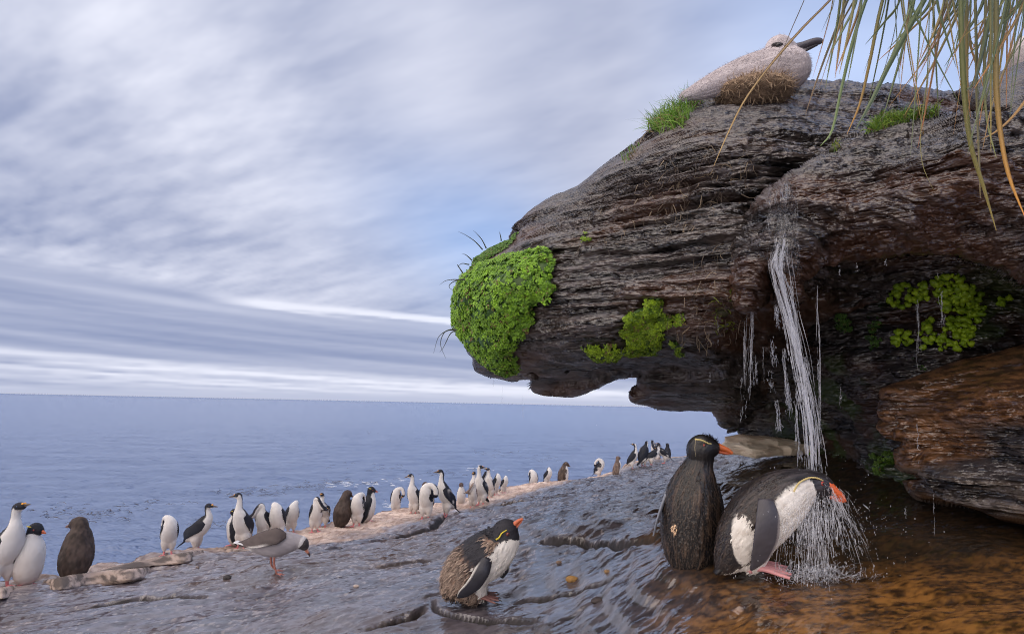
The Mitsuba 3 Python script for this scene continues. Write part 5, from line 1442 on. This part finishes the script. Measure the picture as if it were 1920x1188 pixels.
# ------------------------------------------------------------------ plates of rock, stones and litter on the slab
PL = [([(-60, 1112), (0, 1100), (60, 1092), (128, 1078), (205, 1069), (300, 1061), (374, 1062), (330, 1073), (250, 1087), (160, 1099), (80, 1112), (0, 1124), (-60, 1132)], [(-50, 1120, 4.35), (0, 1103, 4.6), (0, 1120, 4.35), (130, 1082, 5.0), (150, 1098, 4.65), (250, 1068, 5.2), (255, 1084, 4.85), (365, 1063, 5.2), (340, 1070, 5.0)]),
      ([(150, 1080), (205, 1062), (290, 1043), (372, 1031), (485, 1025), (480, 1036), (400, 1047), (330, 1057), (240, 1067)], [(160, 1078, 5.2), (210, 1064, 5.5), (300, 1044, 6.1), (320, 1056, 5.7), (380, 1034, 6.4), (470, 1028, 6.8), (470, 1035, 6.5), (240, 1066, 5.4)])]
for i, (o, c) in enumerate(PL):
    O = np.array(o, float)
    c = []
    for x in np.linspace(max(O[:, 0].min(), -50) + 4, O[:, 0].max() - 4, 9):
        ln = shapely.Polygon(o).intersection(shapely.LineString([(x, 900), (x, 1300)]))
        y_a, y_b = ln.bounds[1], ln.bounds[3]
        dg = plant(x, y_b, 4.5 + 2.2 * max(x, 0) / 480)[1]
        c += [(x, y_b, dg - .13), (x, y_a, dg + .10)]
    V, Fc, N = relief(o, c, res=1.2, R=6, Hd=.05, back=.35, Rb=10, dip=(0, 0), amp=.22, seed=500 + 10 * i)
    cc = mixc((.09, .070, .060), (.36, .28, .24), ss(.35, .62, fbm(V, (7, 7, 40), 4, 501 + i)))
    kk = key_of('rock_plate'); scene[kk] = mikit.ply((V, Fc), 'mat_dry', smooth=True, color=cc); tag(kk, ['thin pale rock plate at the left edge under the brown young penguin', 'pale rock plate along the rim under the headless looking shag'][i], kind='structure')
rg = np.random.default_rng(511)
ico3 = trimesh.creation.icosphere(subdivisions=3)
for x, y, r_, c, lab in ((1072, 1088, .024, (.30, .17, .06), 'lumpy golden brown stone on the wet slab right of the moulting penguin'), (1138, 1073, .012, (.24, .15, .08), 'small brown stone near the feet of the upright penguin'), (1048, 1055, .013, (.20, .14, .11), 'little brown pebble in the hollow below the dark hump of the slab'),
                      (426, 1084, .022, (.045, .040, .042), 'dark stone lying on the slab left of the gull'), (668, 1100, .013, (.40, .33, .30), 'pale pebble on the open slab between gull and moulting penguin'), (1300, 1033, .010, (.3, .24, .18), 'sandy pebble close behind the tail of the upright penguin'), (1120, 1128, .020, (.05, .04, .04), 'flat black stone right of the golden brown stone')):
    b, dd = plant(x, y, 2.9 if x > 900 else 3.8)
    v = ico3.vertices * np.array([1.25, 1, .7]) * r_
    v = v * (1 + .55 * (fbm(v / r_ + x, (1.6, 1.6, 1.6), 3, 512) - .5))[:, None] + b + [0, 0, r_ * .3]
    k = thing('stone', lab, 'stone', 'loose stones on the slab')
    part(k, 'piece', (v, ico3.faces), 'mat_dry', mixc(np.array(c) * .6, np.array(c) * 1.4, fbm(v, (90, 90, 90), 3, 513)))
# ------------------------------------------------------------------ kelp and foam on the sea
def on_sea(px, py):
    dirn = FWD + (px - CX) / FOC * RIGHT - (py - CY) / FOC * UP
    return CAM + dirn * (-CAM[2] / dirn[2])


rg = np.random.default_rng(521)
k = thing('kelp', 'dark kelp strands drifting in streaks on the sea', 'kelp', kind='stuff')
ms = []
for cx, cy, sx, sy, n in ((150, 965, 90, 14, 60), (300, 950, 60, 8, 40), (470, 925, 60, 7, 46), (560, 915, 60, 6, 40), (640, 905, 70, 6, 40), (840, 890, 60, 6, 30), (930, 850, 50, 5, 20), (1010, 860, 30, 5, 20), (700, 880, 80, 12, 18), (690, 812, 8, 2, 8), (1090, 835, 40, 4, 10), (400, 985, 60, 8, 20)):
    for i in range(n):
        p = on_sea(cx + rg.normal(0, sx * .6), cy + rg.normal(0, sy * .6))
        a = rg.normal(0, .35); l = rg.uniform(.12, .6)
        d = np.array([math.cos(a), math.sin(a), 0])
        z = p[2] + np.array([-.03, .01, .03, .01, -.03])
        P = np.array([p + d * l * t + [0, rg.normal(0, .04), 0] for t in (-.5, -.2, 0, .25, .5)]); P[:, 2] = z + .07
        m = loft(spline(P, 8), np.array([.3, .8, 1, 1, .9, .8, .6, .2]) * rg.uniform(.012, .035), .006, (0, 1, 0), 6)
        ms.append((*m, np.array([.045, .032, .030]) * rg.uniform(.7, 1.4)))
m = merge(ms); part(k, 'strands', m[:2], 'mat_skin', m[2], kind='stuff')
k = thing('foam', 'thin patches of white foam on the sea near the rim', 'foam', kind='stuff')
ms = []
for cx, cy, sx, sy, n in ((670, 910, 60, 5, 34), (735, 950, 12, 8, 30), (770, 905, 50, 6, 40), (920, 880, 60, 6, 14)):
    for i in range(n):
        p = on_sea(cx + rg.normal(0, sx * .6), cy + rg.normal(0, sy * .6)); R_ = rg.uniform(.015, .075)
        th = np.arange(12) / 12 * 2 * np.pi
        rr_ = R_ * (1 + .5 * rg.normal(0, .5, 12))
        ring = p + np.stack([3.0 * rr_ * np.cos(th), .8 * rr_ * np.sin(th), 0 * th + .01], -1)
        v = np.vstack([p + [0, 0, .10 + .02 * rg.uniform()], ring + [0, 0, .06]])
        j = np.arange(12)
        ms.append((v, np.stack([0 * j, 1 + j, 1 + (j + 1) % 12], 1)))
part(k, 'flecks', merge(ms), 'mat_plumage', (.48, .52, .60), kind='stuff')
